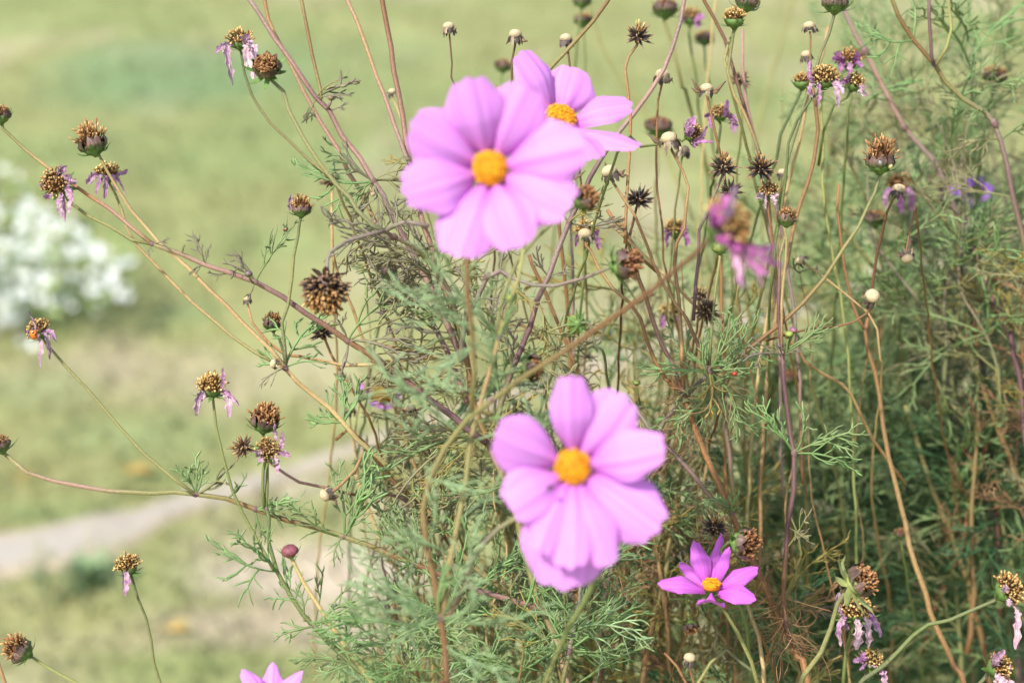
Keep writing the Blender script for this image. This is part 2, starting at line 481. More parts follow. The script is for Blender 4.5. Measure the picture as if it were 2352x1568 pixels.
for i, (x, y, w, lb) in enumerate([(320, 1083, 70, "yellow fallen leaf on grass above the pale path, under the reddish curved branch"),
                                   (410, 1448, 70, "yellow fallen leaf on dry ground between the single-petal withered head and the round bud"),
                                   (965, 1445 + 60, 60, "yellow fallen leaf on bare soil behind the feathery leaves at the bottom"),
                                   (60, 1100, 40, "small faded yellow leaf on grass next to the withered head at the picture edge")]):
    rnd = random.Random(90 + i); g = on_ground(x, y, .012); s = np.linalg.norm(g - C_) * KX
    rt = root("fallen_leaf", g, lb, "leaf", "yellow leaves fallen on the meadow"); a = rnd.uniform(-.3, .3); d = np.array((math.cos(a), math.sin(a), .1)); L = w * s
    mb = MB(); c = np.array(lin((186, 154, 84)))
    P = [g + d * L * (t - .5) + UP * .012 * math.sin(t * 3.1) for t in np.linspace(0, 1, 9)]
    blade(mb, P, [L * .02, L * .16, L * .26, L * .3, L * .3, L * .26, L * .2, L * .1, .0004], UP, [c * rnd.uniform(.8, 1.1) for _ in P], 3, .25)
    mb.build("leaf_blade", M["fallen"], rt, g)
    mb = MB(); P = spline([P[0] - d * L * .3 + UP * .004, P[0] - d * L * .1 + UP * .006, P[0] + d * L * .5 + UP * .012], .01); tube(mb, P, [.0012] * len(P), [c * .7] * len(P), 5)
    mb.build("leaf_stalk", M["fallen"], rt, g)
# ------------------------------------------------------------------ stalks and branches
GROUND_FOOT = {}
def path3(pts, z0, z1):
    """picture polyline [(x, y) or (x, y, z)] -> world points; z runs evenly from z0 to z1"""
    L = [0]
    for a, b in zip(pts[:-1], pts[1:]): L.append(L[-1] + math.hypot(b[0] - a[0], b[1] - a[1]))
    out = []
    for p, l in zip(pts, L):
        z = p[2] if len(p) > 2 else z0 + (z1 - z0) * l / max(L[-1], 1e-6)
        out.append(at(p[0], p[1], z))
    return out

def col_along(cols, K, rnd):
    cs = [COL[c] for c in cols.split()]
    t = np.linspace(0, len(cs) - 1, K)
    out = []
    for x in t:
        i = min(int(x), len(cs) - 2) if len(cs) > 1 else 0
        f = x - i if len(cs) > 1 else 0
        c = cs[i] * (1 - f) + (cs[i + 1] if len(cs) > 1 else cs[0]) * f
        out.append(c * (1 + rnd.uniform(-.07, .07)))
    return out

def stalk(pts3, w0, w1, zref, cols, parent, seed, name="stalk", hairs=False):
    rnd = random.Random(seed)
    P = spline(pts3, 0.009)
    P[1:-1] += np.array([[rnd.gauss(0, 1) for _ in range(3)] for _ in range(len(P) - 2)]) * 0.00034 if len(P) > 2 else 0
    K = len(P); k = px(zref) * 0.5
    rad = [k * (w0 + (w1 - w0) * i / (K - 1)) for i in range(K)]
    mb = MB(); tube(mb, P, rad, col_along(cols, K, rnd), 10, 0.13)
    if hairs:      # short pale bristles, as on the photographed stems
        T = tangents(P); hc = COL["ltan"] * 1.25
        n = int(np.linalg.norm(np.diff(P, axis=0), axis=1).sum() / 0.00045)
        for q in range(n):
            u = rnd.uniform(0, K - 1.001); i = int(u); p = P[i] + (P[i + 1] - P[i]) * (u - i)
            a = np.array([rnd.gauss(0, 1) for _ in range(3)]); a = nz(a - T[i] * a.dot(T[i]))
            b = p + a * rad[i] * .95; e = b + a * 0.0009; s_ = np.cross(T[i], a) * .00005
            mb.add([b - s_, b + s_, e], [(0, 1, 2)], [hc] * 3)
    mb.build(name, M["stem"], parent, loc(parent))
    return P

# ------------------------------------------------------------------ feathery leaves
PAL = {k: (np.array(lin(a)), np.array(lin(b))) for k, (a, b) in dict(
    green=((128, 152, 90), (140, 156, 108)), fresh=((124, 158, 92), (142, 168, 112)), blue=((142, 168, 116), (156, 178, 132)),
    olive=((146, 146, 86), (140, 128, 106)), grey=((138, 134, 100), (126, 112, 106)), yellow=((160, 152, 84), (168, 144, 80)),
    dark=((64, 98, 60), (78, 110, 70)), dry=((164, 130, 92), (140, 102, 72)), rust=((138, 108, 76), (128, 96, 66))).items()}  # dark: shade of the low, deep bush put into the leaf colour

def leaf_mesh(pal, seed, L, npair, curl, droop):
    """one cosmos leaf along +X, lying in XY, made of thread-like segments"""
    rnd = random.Random(seed); mb = MB(); c0, c1 = PAL[pal]
    K = 9; P = [np.zeros(3)]; a = 0.0; b = rnd.uniform(-.15, .15)
    for k in range(K - 1):
        a += curl / K + rnd.gauss(0, .05); b += droop / K
        P.append(P[-1] + np.array((math.cos(a) * math.cos(b), math.sin(a) * math.cos(b), math.sin(b))) * L / (K - 1))
    P = np.array(P); T = tangents(P); Z = np.array((0, 0, 1.0)); w = 0.00047
    thread(mb, P, w * 1.25, Z, c0 * .9, c1, .8)
    def seg(p, d, ln, sub, side):
        nn = nz(Z + np.array((rnd.gauss(0, .25), rnd.gauss(0, .25), 0))); lat = np.cross(nn, d); bend = rnd.gauss(0, .4) - side * .8 * rnd.random()
        k = 6 if sub else 5; Q = [p]; dd = d
        for i in range(k - 1):
            dd = nz(dd + lat * bend / (k - 1) * 1.6 + Z * rnd.gauss(-.03, .16)); Q.append(Q[-1] + dd * ln / (k - 1))
        g = rnd.uniform(.85, 1.15); e = c1 if rnd.random() < .75 else c1 * .6 + PAL["olive"][1] * .4
        thread(mb, Q, w * rnd.uniform(.85, 1.15), nn, c0 * g, e * g)
        if sub:
            for f, s in ((.35, 1), (.5, -1), (.72, 1), (.8, -1)):
                if rnd.random() < .62 - (.25 if ln < .009 else 0):
                    i = min(int(f * (k - 1)), k - 2); u = f * (k - 1) - i; q = Q[i] + (Q[i + 1] - Q[i]) * u; t = nz(Q[i + 1] - Q[i])
                    m = nz(t * 1.0 + np.cross(nn, t) * s * rnd.uniform(.6, 1.1) + Z * rnd.gauss(0, .15))
                    seg(q, m, ln * rnd.uniform(.34, .62), False, s)
    for i in range(npair):
        t = .28 + .60 * i / max(1, npair - 1); j = min(int(t * (K - 1)), K - 2); p = P[j] + (P[j + 1] - P[j]) * (t * (K - 1) - j)
        for s in (1, -1):
            if rnd.random() < .08: continue
            lat = np.cross(Z, T[j]) * s; ln = L * (.58 - .36 * t) * rnd.uniform(.75, 1.2)
            seg(p, nz(T[j] * rnd.uniform(.7, 1.2) + lat * rnd.uniform(.55, 1.0) + Z * rnd.gauss(0, .32)), ln, ln > .006, s)
    return mb

def dried_mesh(pal, seed, L):
    """a withered, curled leaf: a hank of hanging threads along +X (X points down when placed)"""
    rnd = random.Random(seed); mb = MB(); c0, c1 = PAL[pal]
    for k in range(13):
        n = 11; d = nz(np.array((rnd.uniform(.2, 1), rnd.gauss(0, .7), rnd.gauss(0, .7)))); ax = nz(np.array([rnd.gauss(0, 1) for _ in range(3)])); w = rnd.uniform(-.5, .5); Q = [np.zeros(3) if k < 6 else np.array((L * rnd.uniform(0, .5), rnd.gauss(0, .004), rnd.gauss(0, .004)))]
        for i in range(n - 1):
            d = nz(d + np.cross(ax, d) * w + np.array([rnd.gauss(0, .12) for _ in range(3)]) + np.array((.05, 0, 0))); Q.append(Q[-1] + d * L * rnd.uniform(.5, 1) / n)
        g = rnd.uniform(.75, 1.25); thread(mb, Q, .00032, nz(np.cross(ax, d) + .01), c0 * g, c1 * g, .6)
    return mb

LEAF = {}
def leaf_data(pal, size, rnd):
    """size in metres -> a shared mesh of about that size, plus the scale to reach it"""
    cls = min((0.018, 0.030, 0.048), key=lambda s: abs(math.log(s / size))); i = rnd.randrange(6)
    key = (pal, cls, i)
    if key not in LEAF:
        sd = hash((sum(map(ord, pal)), int(cls * 1000), i)) % 99991; r2 = random.Random(sd)
        mb = leaf_mesh(pal, sd, cls, {0.018: 3, 0.030: 4, 0.048: 4}[cls], r2.uniform(-1.0, 1.0), r2.uniform(-1.3, .4))
        ob = mb.build("leaf", M["leaf"]); LEAF[key] = ob.data; bpy.data.objects.remove(ob)
    return LEAF[key], size / cls

def dry_data(pal, size, rnd):
    key = ("dry" + pal, rnd.randrange(6))
    if key not in LEAF:
        ob = dried_mesh(pal, 700 + key[1] + len(pal), 0.045).build("leaf", M["dry"]); LEAF[key] = ob.data; bpy.data.objects.remove(ob)
    return LEAF[key], size / 0.045

def put_leaf(parent, p, d, normal, size, pal, rnd, dried=False):
    me, s = (dry_data if dried else leaf_data)(pal, size, rnd)
    d = nz(d); y = nz(np.cross(normal, d)); z = np.cross(d, y)
    ob = bpy.data.objects.new("withered_leaf" if dried else "leaf", me)
    scene.collection.objects.link(ob); ob.parent = parent
    o = p - loc(parent)
    ob.matrix_basis = Matrix(((d[0] * s, y[0] * s, z[0] * s, o[0]), (d[1] * s, y[1] * s, z[1] * s, o[1]), (d[2] * s, y[2] * s, z[2] * s, o[2]), (0, 0, 0, 1)))
    return ob

LEAFINESS = 0.46
def auto_leaves(parent, P, n, lpx, pal, seed, t0=0.08, t1=0.95, zref=0, node=None, growup=True):
    """n leaves along the stem, in opposite pairs at its nodes"""
    rnd = random.Random(seed); pals = pal.split(); T = tangents(P); K = len(P); n = int(n * LEAFINESS + .5)
    k = 0
    while k < n:
        t = rnd.uniform(t0, t1) if node is None else node[(k // 2) % len(node)]
        i = min(K - 1, int(t * (K - 1))); g = -T[i]      # points run from the tip down, so growth is backwards
        if g[2] < -.3 and growup: g = -g
        a = nz(np.cross(g, np.array([rnd.gauss(0, 1) for _ in range(3)])))
        for s in (1, -1):
            if k >= n: break
            d = nz(a * s * rnd.uniform(.7, 1.1) + g * rnd.uniform(.1, .8) + UP * rnd.uniform(-.1, .35) + np.array([rnd.gauss(0, .2) for _ in range(3)]))
            nn = nz(UP * .7 - F_ * .7 + np.array([rnd.gauss(0, .8) for _ in range(3)]))
            put_leaf(parent, P[i], d, nn, lpx * px(zref) * rnd.uniform(.6, 1.25), rnd.choice(pals), rnd); k += 1

BR = {}
RUN_ON = set('redDiag pinkVert blurPaleA blurPaleB blurStraw darkVert mauveThinA brownThinB brownThinC greenLeanA brownLeanB greenLeanC brownBack thinO blurOlive oliveDeep2 mauveDeep darkDeep greyF'.split())
def branch(key, label, pts, z0, z1, w0, w1, cols, leaves=None, ground=None, group=None, hairs=None, name="plant_branch", nodes=()):
    if key in RUN_ON:
        x, y = pts[-1][:2]; xp, yp = pts[-2][:2]; s = (x - xp) / max(20, y - yp)
        pts = list(pts) + [(x + s * 160, y + 230), (x + s * 230, y + 480), (x + s * 260, y + 760)]; z1 += 3
    P3 = path3(pts, z0, z1)
    if ground is not None:
        e = P3[-1]; gx, gy = ground; foot = np.array((gx, gy, 0.0))
        P3 += [e * .6 + foot * .4 + np.array((0, 0, .03)), foot]
    rt = root(name, P3[-1], label, "branch", group or "branching stems of the cosmos bush")
    zr = (z0 + z1) / 2
    if hairs is None: hairs = abs(zr) < 4 and w1 >= 9
    P = stalk(P3, w0, w1 if ground is None else w1 * 1.15, zr, cols, rt, sum(map(ord, key)) * 7, "stem", hairs)
    BR[key] = (rt, P, zr)
    for (nx_, ny_, r) in nodes:      # swollen purple joints where leaves and stalks leave the stem
        q = at(nx_, ny_, zr); i = int(np.argmin(np.linalg.norm(P - q, axis=1))); A = frame(tangents(P)[i]); rr = r * px(zr) * .82
        mb = MB(); cc = COL["purple"]
        lathe(mb, P[i], A, [(rr * .55, -rr * 1.4), (rr * .8, -rr * .6), (rr, 0), (rr * .8, rr * .6), (rr * .55, rr * 1.4)], [COL["mauve"], cc, cc * .9, cc, COL["mauve"]], 10, .08, random.Random(3))
        mb.build("joint", M["stem"], rt, loc(rt))
    if leaves:
        n, lpx, pal = leaves[:3]
        tt = leaves[3] if len(leaves) > 3 else (.05, .95)
        auto_leaves(rt, P, n, lpx, pal, sum(map(ord, key)) * 13 + n, tt[0], tt[1], zr)
    return rt

def leaf_at(key, x0, y0, x1, y1, pal, zt=0.0, dried=False, roll=0.0, seed=None):
    """a particular leaf: base on branch KEY nearest to (x0, y0), tip seen at (x1, y1), zt cm farther than its base"""
    rt, P, zr = BR[key]; rnd = random.Random(int(x0 * 3 + y0 * 7 + x1 * 11 + y1 * 13) if seed is None else seed)
    i = int(np.argmin([min(np.linalg.norm(p - at(x0, y0, zz)) for zz in (zr - 6, zr, zr + 6)) for p in P])); b = P[i]
    zb = (np.dot(b - C_, F_) - FOC) * 100
    e = at(x1, y1, zb + zt); d = e - b
    nn = nz(-F_ * .9 + UP * .35 + X_ * roll + np.array([rnd.gauss(0, .45) for _ in range(3)]))
    put_leaf(rt, b, d, nn, float(np.linalg.norm(d)), pal, rnd, dried)

# ------------------------------------------------------------------ flower heads
C_GOLD = np.array(lin((148, 104, 48))); C_GOLDT = np.array(lin((206, 184, 118))); C_BRN = np.array(lin((114, 70, 42))); C_BRNT = np.array(lin((160, 116, 78)))
C_SEP = np.array(lin((96, 122, 62))); C_BR = np.array(lin((94, 72, 64))); C_ACH = np.array(lin((58, 46, 42))); C_ACHT = np.array(lin((150, 118, 84)))
C_WP = np.array(lin((166, 112, 154))); C_WPL = np.array(lin((206, 180, 182))); C_WPD = np.array(lin((104, 72, 108))); C_KN = np.array(lin((188, 168, 132)))
C_PET = np.array(lin((215, 143, 218)))

def calyx(rt, o, A, R, rnd, sep=1.25, ang=75, n=8, col=None, wid=.2, bowl=.8):
    mb = MB(); c = C_SEP if col is None else col
    lathe(mb, o, A, [(R * .16, -R * .15), (R * .3, 0), (R * bowl * .8, R * .2), (R * bowl, R * .5), (R * bowl * .95, R * .75)], [c * .8, c, c * 1.05, c * 1.1, c * .9], 14, .02, rnd)
    for i in range(n):
        q = 6.283 * i / n + rnd.uniform(-.15, .15); e = A @ np.array((math.cos(q), math.sin(q), 0)); z = A[:, 2]
        t = R_(ang + rnd.uniform(-22, 18)); L = R * sep * rnd.uniform(.8, 1.15); p = o + e * R * .35 + z * R * .12; d = e * math.sin(t) + z * math.cos(t)
        q1 = p + d * L * .4; q2 = p + d * L * .75 + z * L * .05; q3 = p + d * L + z * L * rnd.uniform(-.05, .3)
        g = c * rnd.uniform(.85, 1.2)
        blade(mb, [p, q1, q2, q3], [R * wid * .8, R * wid, R * wid * .55, R * .01], z, [g * .9, g, g * 1.05, g * .8], 1, .25)
    mb.build("calyx", M["calyx"], rt, loc(rt))

def tuft(rt, o, A, R, L, N, phi, rnd, c0, c1, r=.06, name="floret_tuft", spread=1.0, h=.6, knob=1.5):
    """a crowded dome of dry florets: core of radius R and height R*h, florets of length L with knobby tips"""
    mb = MB(); z = A[:, 2]
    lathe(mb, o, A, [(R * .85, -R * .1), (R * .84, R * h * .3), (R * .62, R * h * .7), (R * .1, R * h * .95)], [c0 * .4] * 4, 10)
    gap = rnd.uniform(0, 6.28); gw = rnd.uniform(.2, .75)
    for ph, th, d in dome_points(N, phi):
        if abs((th - gap) % 6.283) < gw and ph > .5 and rnd.random() < .75: continue
        b = o + A @ (d * np.array((.85, .85, h * .95)) * R); d = A @ d
        dd = nz(d * spread + z * (1.15 - spread) + np.array([rnd.gauss(0, .33) for _ in range(3)])); k = rnd.uniform(.4, 1.45)
        f = rnd.random() ** 1.3; ll = L * k; bend = np.array([rnd.gauss(0, .3) for _ in range(3)]); rr = R * r * rnd.uniform(.75, 1.25)
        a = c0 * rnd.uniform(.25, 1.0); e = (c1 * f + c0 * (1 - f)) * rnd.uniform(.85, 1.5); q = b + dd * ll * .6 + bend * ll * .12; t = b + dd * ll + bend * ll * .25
        tube(mb, [b, q, q + (t - q) * .45, q + (t - q) * .8, t], [rr * .6, rr * .75, rr * knob, rr * knob * .95, rr * .5], [a, a * .6 + e * .4, e, e * 1.1, e * .8], 5)
    mb.build(name, M["floret"], rt, loc(rt))

def wilted_petal(rt, p0, tip, wid, rnd, out, tint=0.5, over=None, pcol=None):
    WP = C_WP if pcol is None else pcol
    L = np.linalg.norm(tip - p0); d = nz(tip - p0)
    ctrl = p0 + out * L * .45 + UP * L * .20
    if tip[2] < p0[2]: tip = tip - UP * L * .14
    K = 18; P = []
    ax = np.array([rnd.gauss(0, 1) for _ in range(3)])
    for k in range(K):
        t = k / (K - 1); q = (1 - t) ** 2 * p0 + 2 * t * (1 - t) * ctrl + t * t * tip
        P.append(q + ax * L * .05 * math.sin(t * 8 + rnd.uniform(-.4, .4)) * t)
    W = [wid * .62 * (.28 + .75 * math.sin(min(1, t * 1.25) * 1.9)) * rnd.uniform(.75, 1.15) * (1 if t < .85 else 1 - (t - .85) * 4.5) for t in np.linspace(0, 1, K)]
    nn = []; a0 = rnd.uniform(-.8, .8); tw = rnd.uniform(-1.3, 1.3); T = tangents(np.array(P))
    for k in range(K):
        side = nz(np.cross(T[k], -F_) + .01); f = np.cross(side, T[k]); a = a0 + tw * k / K
        nn.append(nz(f * math.cos(a) + side * math.sin(a)))
    cols = []
    for k in range(K):
        f = min(1, max(0, tint + rnd.uniform(-.3, .3))); c = C_WPL * (1 - f) + WP * f
        if tint > 1: c = c * (2 - tint) + np.array(lin((140, 56, 112))) * (tint - 1)
        if rnd.random() < .18: c = c * .6 + C_WPD * .4
        cols.append(c)
    mb = MB(); blade(mb, P, W, nn, cols, 4, .15, .2, rnd, rnd.uniform(.4, 1.0))
    mb.build("petal", M["wilt"], rt, loc(rt))

SEED = [100]
def carry_on(pts, z1):
    """a stalk that meets no branch runs on down into the bush"""
    x, y = pts[-1][:2]
    if y > 1500: return pts, z1
    best = 1e9
    for rt, P, zr in BR.values():
        D = P - C_; d = D @ F_; u = D @ X_ / d / KX + 1176; v = 784 - D @ U_ / d / KX
        m = np.hypot(u - x, v - y) + (np.abs((d - FOC) * 100 - z1) > 3) * 30; best = min(best, m.min())
    if best < 17: return pts, z1
    rnd = random.Random(int(x * 7 + y)); dx = x - pts[-2][0] if len(pts) > 1 else 0
    s = max(-.35, min(.35, dx / max(30, abs(y - pts[-2][1])))) if len(pts) > 1 else 0
    out = list(pts); L = max(rnd.uniform(520, 800), 1680 - y)
    out = [tuple(p[:2]) + (p[2] if len(p) > 2 else z1,) if i == len(out) - 1 else p for i, p in enumerate(out)]
    for f in (.33, .66, 1): out.append((x + s * L * f * (1 - .35 * f) + rnd.gauss(0, 22), y + L * f, z1 + 22 * f))
    return out, z1
def head_root(kind, label, base, z, axis, pts, z1, group, cat):
    """root at the foot of the stalk; returns (root, base point, axis frame, px scale, 3-D stalk points)"""
    if pts: pts, z1 = carry_on(pts, z1)
    b = at(base[0], base[1], z); P3 = [b] + path3(pts, z, z1) if pts else [b]
    rt = root(kind, P3[-1], label, cat, group)
    SEED[0] += 1
    return rt, b, frame(vec(axis)), P3

def stalk_for(rt, P3, A, w0, w1, z, cols, L=.0):
    if len(P3) > 1:
        stalk([P3[0] + A[:, 2] * .0006] + P3[1:], w0, w1, z, cols, rt, SEED[0] * 5)

def ladder(pts, w):      # default widths
    return w if isinstance(w, tuple) else (w, w)

def spent(label, base, z, axis, R, pts, z1=None, cols="olive", w=(7, 8), N=70, tl=1.0, bract=True, gold=.2, sep=1.3, ang=72, sepcol=None, petals=(), nb=8, wid=.2):
    rt, b, A, P3 = head_root("spent_flower", label, base, z, axis, pts, z if z1 is None else z1, "brown spent cosmos flowers", "spent flower")
    rnd = random.Random(SEED[0]); R = R * px(z); zx = A[:, 2]
    calyx(rt, b, A, R, rnd, sep, ang, 8, sepcol, wid)
    if bract:
        for i in range(nb):
            mb = MB(); q = 6.283 * i / nb + rnd.uniform(-.15, .15); e = A @ np.array((math.cos(q), math.sin(q), 0)); k = rnd.uniform(.85, 1.12)
            P = [b + e * R * .45 + zx * R * .25, b + e * R * .95 + zx * R * .5, b + e * R * 1.03 * k + zx * R * .82, b + e * R * rnd.uniform(.88, 1.04) + zx * R * 1.12 * k, b + e * R * rnd.uniform(.78, 1.2) + zx * R * 1.36 * k]
            c = C_BR * rnd.uniform(.55, 1.5); g = C_SEP * .7 + C_BR * .3
            blade(mb, P, [R * .3, R * .40, R * .36, R * .22, R * .02], e, [g, g * .5 + c * .5, c * 1.1, c * .8, C_ACHT * .8], 3, .25, .05, rnd)
            mb.build("bract", M["bract"], rt, loc(rt))
    c0 = C_BRN * (1 - gold) + C_GOLD * gold; c1 = C_BRNT * (1 - gold) + C_GOLDT * gold
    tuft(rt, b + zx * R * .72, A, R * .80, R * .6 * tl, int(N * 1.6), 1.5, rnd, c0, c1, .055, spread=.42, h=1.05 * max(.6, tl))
    for dx, dy, wp, tint in petals:
        tip = at(base[0] + dx, base[1] + dy, z - rnd.uniform(0, .8)); o = nz(tip - b); o = nz(o - zx * o.dot(zx))
        wilted_petal(rt, b + zx * R * .6 + o * R * .85, tip, wp * px(z) * .5, rnd, o, tint)
    stalk_for(rt, P3, A, w[0], w[1], z, cols)
    return rt

def withered(label, base, z, axis, R, petals, pts, z1=None, cols="olive", w=(7, 8), N=75, gold=.8, tl=.75, sep=1.2, group="withered cosmos flowers with limp petals", up=1.0, ang=88, pcol=None):
    rt, b, A, P3 = head_root("withered_flower", label, base, z, axis, pts, z if z1 is None else z1, group, "withered flower")
    rnd = random.Random(SEED[0]); R = R * px(z); zx = A[:, 2]
    calyx(rt, b, A, R, rnd, sep, ang, 8, None, .18, .75)
    c0 = C_BRN * (1 - gold) + C_GOLD * gold * .8; c1 = C_BRNT * (1 - gold) + C_GOLDT * gold
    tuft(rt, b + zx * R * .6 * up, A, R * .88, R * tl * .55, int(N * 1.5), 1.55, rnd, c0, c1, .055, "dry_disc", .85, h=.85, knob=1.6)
    cpx = np.array(base) + np.array((axis[0], -axis[1])) / np.linalg.norm(axis) * (R / px(z)) * .6
    for pt in petals:
        dx, dy, wp, tint = pt[:4]
        dzp = pt[4] if len(pt) > 4 else -rnd.uniform(.3, 1.2)
        tip = at(base[0] + dx, base[1] + dy, z + dzp)
        o = at(cpx[0] + dx * 1.0, cpx[1] + dy * .35, z + dzp) - (b + zx * R * .5); o = nz(o - zx * o.dot(zx) * .9)
        wilted_petal(rt, b + zx * R * .5 + o * R * .8, tip, wp * px(z) * .5, rnd, o, tint, None, pcol)
    stalk_for(rt, P3, A, w[0], w[1], z, cols)
    return rt

def seedy(label, base, z, axis, R, pts, z1=None, cols="tan", w=(6, 7), n=24, tuft_=True, phimax=2.0, knob=False, pale=0.0):
    """head gone to seed: a star of slim dark achenes"""
    rt, b, A, P3 = head_root("seeding_flower", label, base, z, axis, pts, z if z1 is None else z1, "dark star shaped cosmos seed heads", "seed head")
    rnd = random.Random(SEED[0]); R = R * px(z); zx = A[:, 2]; o = b + zx * R * .3
    mb = MB()
    for ph, th, d in dome_points(int(n * 1.5), phimax + .25):
        if ph < .5: continue
        d = nz(A @ d + np.array([rnd.gauss(0, .1) for _ in range(3)])); L = R * rnd.uniform(.7, 1.08); bend = zx * rnd.uniform(-.05, .22)
        P = [o + d * L * t + bend * L * t * t for t in (.05, .2, .45, .7, .88, 1.0)]; c = C_ACH * rnd.uniform(.6, 1.5) * (1 - pale) + C_ACHT * pale * rnd.uniform(.5, 1.2)
        tube(mb, P, [R * .04, R * .07, R * .085, R * .065, R * .028, R * .03], [c * 1.3, c, c, c * .9, C_ACHT, C_ACHT * 1.1], 6, .3)
    mb.build("achene_star", M["achene"], rt, loc(rt))
    mb = MB(); lathe(mb, b, A, [(R * .1, -R * .1), (R * .2, R * .05), (R * .27, R * .3), (R * .24, R * .46), (R * .08, R * .54)], [COL["brown"], COL["brown"], C_ACHT * .8, C_KN, C_KN], 12, .05, rnd)
    mb.build("receptacle", M["knob"], rt, loc(rt))
    if tuft_:
        tuft(rt, o + zx * R * .1, A, R * .26, R * .62, 22, .8, rnd, C_BRN * 1.2, C_GOLDT * .9, .13, "floret_tuft", .6, h=.5, knob=1.1)
    stalk_for(rt, P3, A, w[0], w[1], z, cols)
    return rt

def bare(label, base, z, axis, R, pts, z1=None, cols="tan", w=(5, 6), nd=7, wings=(), kn=None):
    nd += 3
    """emptied head: a pale pitted knob with a few dark dry scales"""
    rt, b, A, P3 = head_root("bare_flower", label, base, z, axis, pts, z if z1 is None else z1, "bare pale cosmos seed heads", "seed head")
    rnd = random.Random(SEED[0]); R = R * px(z) * .88; zx = A[:, 2]; o = b + zx * R * .55
    mb = MB(); kc = C_KN if kn is None else kn
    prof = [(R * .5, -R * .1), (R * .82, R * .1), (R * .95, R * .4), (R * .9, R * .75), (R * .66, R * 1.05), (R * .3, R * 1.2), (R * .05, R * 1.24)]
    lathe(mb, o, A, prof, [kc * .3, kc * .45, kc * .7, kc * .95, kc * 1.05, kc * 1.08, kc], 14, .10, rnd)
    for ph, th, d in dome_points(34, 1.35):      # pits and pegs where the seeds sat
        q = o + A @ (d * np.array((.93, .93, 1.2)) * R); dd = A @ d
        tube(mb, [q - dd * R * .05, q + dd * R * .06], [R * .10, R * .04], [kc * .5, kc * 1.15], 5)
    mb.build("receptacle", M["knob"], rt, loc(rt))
    mb = MB()
    for i in range(nd):
        q = 6.283 * i / nd + rnd.uniform(-.3, .3); e = A @ np.array((math.cos(q), math.sin(q), 0)); L = R * rnd.uniform(.9, 1.5); c = C_ACH * rnd.uniform(.7, 2.2)
        if rnd.random() < .3: c = C_KN * .5
        p = o + e * R * .84 + zx * R * rnd.uniform(.15, .6); d = nz(e * rnd.uniform(.1, .7) - zx)
        blade(mb, [p, p + d * L * .45 + e * R * .15, p + d * L * .8, p + d * L], [R * .24, R * .30, R * .2, R * .03], e, [c * 1.2, c, c, C_ACHT * .7], 1, .3, .03, rnd)
    for dx, dy in wings:
        t = at(dx, dy, z - .2); e = nz(t - o); e = nz(e - zx * e.dot(zx)); p = o + e * R * .8
        q = (p + t) / 2 + zx * R * -.25
        P = spline([p, q, t], .003); K = len(P)
        tube(mb, P, [R * (.14 + .12 * math.sin(3.14 * k / (K - 1))) * (1 if k < K - 1 else .4) for k in range(K)], [C_ACHT * .8 * (1 - k / K) + C_ACH * k / K for k in range(K)], 6, .2)
    mb.build("dry_scales", M["bract"], rt, loc(rt))
    stalk_for(rt, P3, A, w[0], w[1], z, cols)
    return rt

def bud(label, base, z, axis, R, pts, z1=None, cols="ygreen", w=(7, 8), col=(130, 70, 78), sep=1.5, ang=60, closed=True):
    rt, b, A, P3 = head_root("flower_bud", label, base, z, axis, pts, z if z1 is None else z1, "cosmos flower buds", "bud")
    rnd = random.Random(SEED[0]); R = R * px(z); zx = A[:, 2]
    calyx(rt, b, A, R, rnd, sep, ang, 8, C_SEP * 1.15, .2, .7)
    c = np.array(lin(col))
    for i in range(8):
        mb = MB(); q = 6.283 * i / 8; e = A @ np.array((math.cos(q), math.sin(q), 0))
        P = [b + e * R * .4 + zx * R * .15, b + e * R * .92 + zx * R * .5, b + e * R * 1.0 + zx * R * .95, b + e * R * .7 + zx * R * 1.4, b + e * R * .12 + zx * R * 1.6]
        g = c * rnd.uniform(.8, 1.25); blade(mb, P, [R * .25, R * .42, R * .44, R * .32, R * .04], e, [C_SEP, g, g, g * .9, g * .8], 2, .22)
        mb.build("bract", M["bract"], rt, loc(rt))
    stalk_for(rt, P3, A, w[0], w[1], z, cols)
    return rt

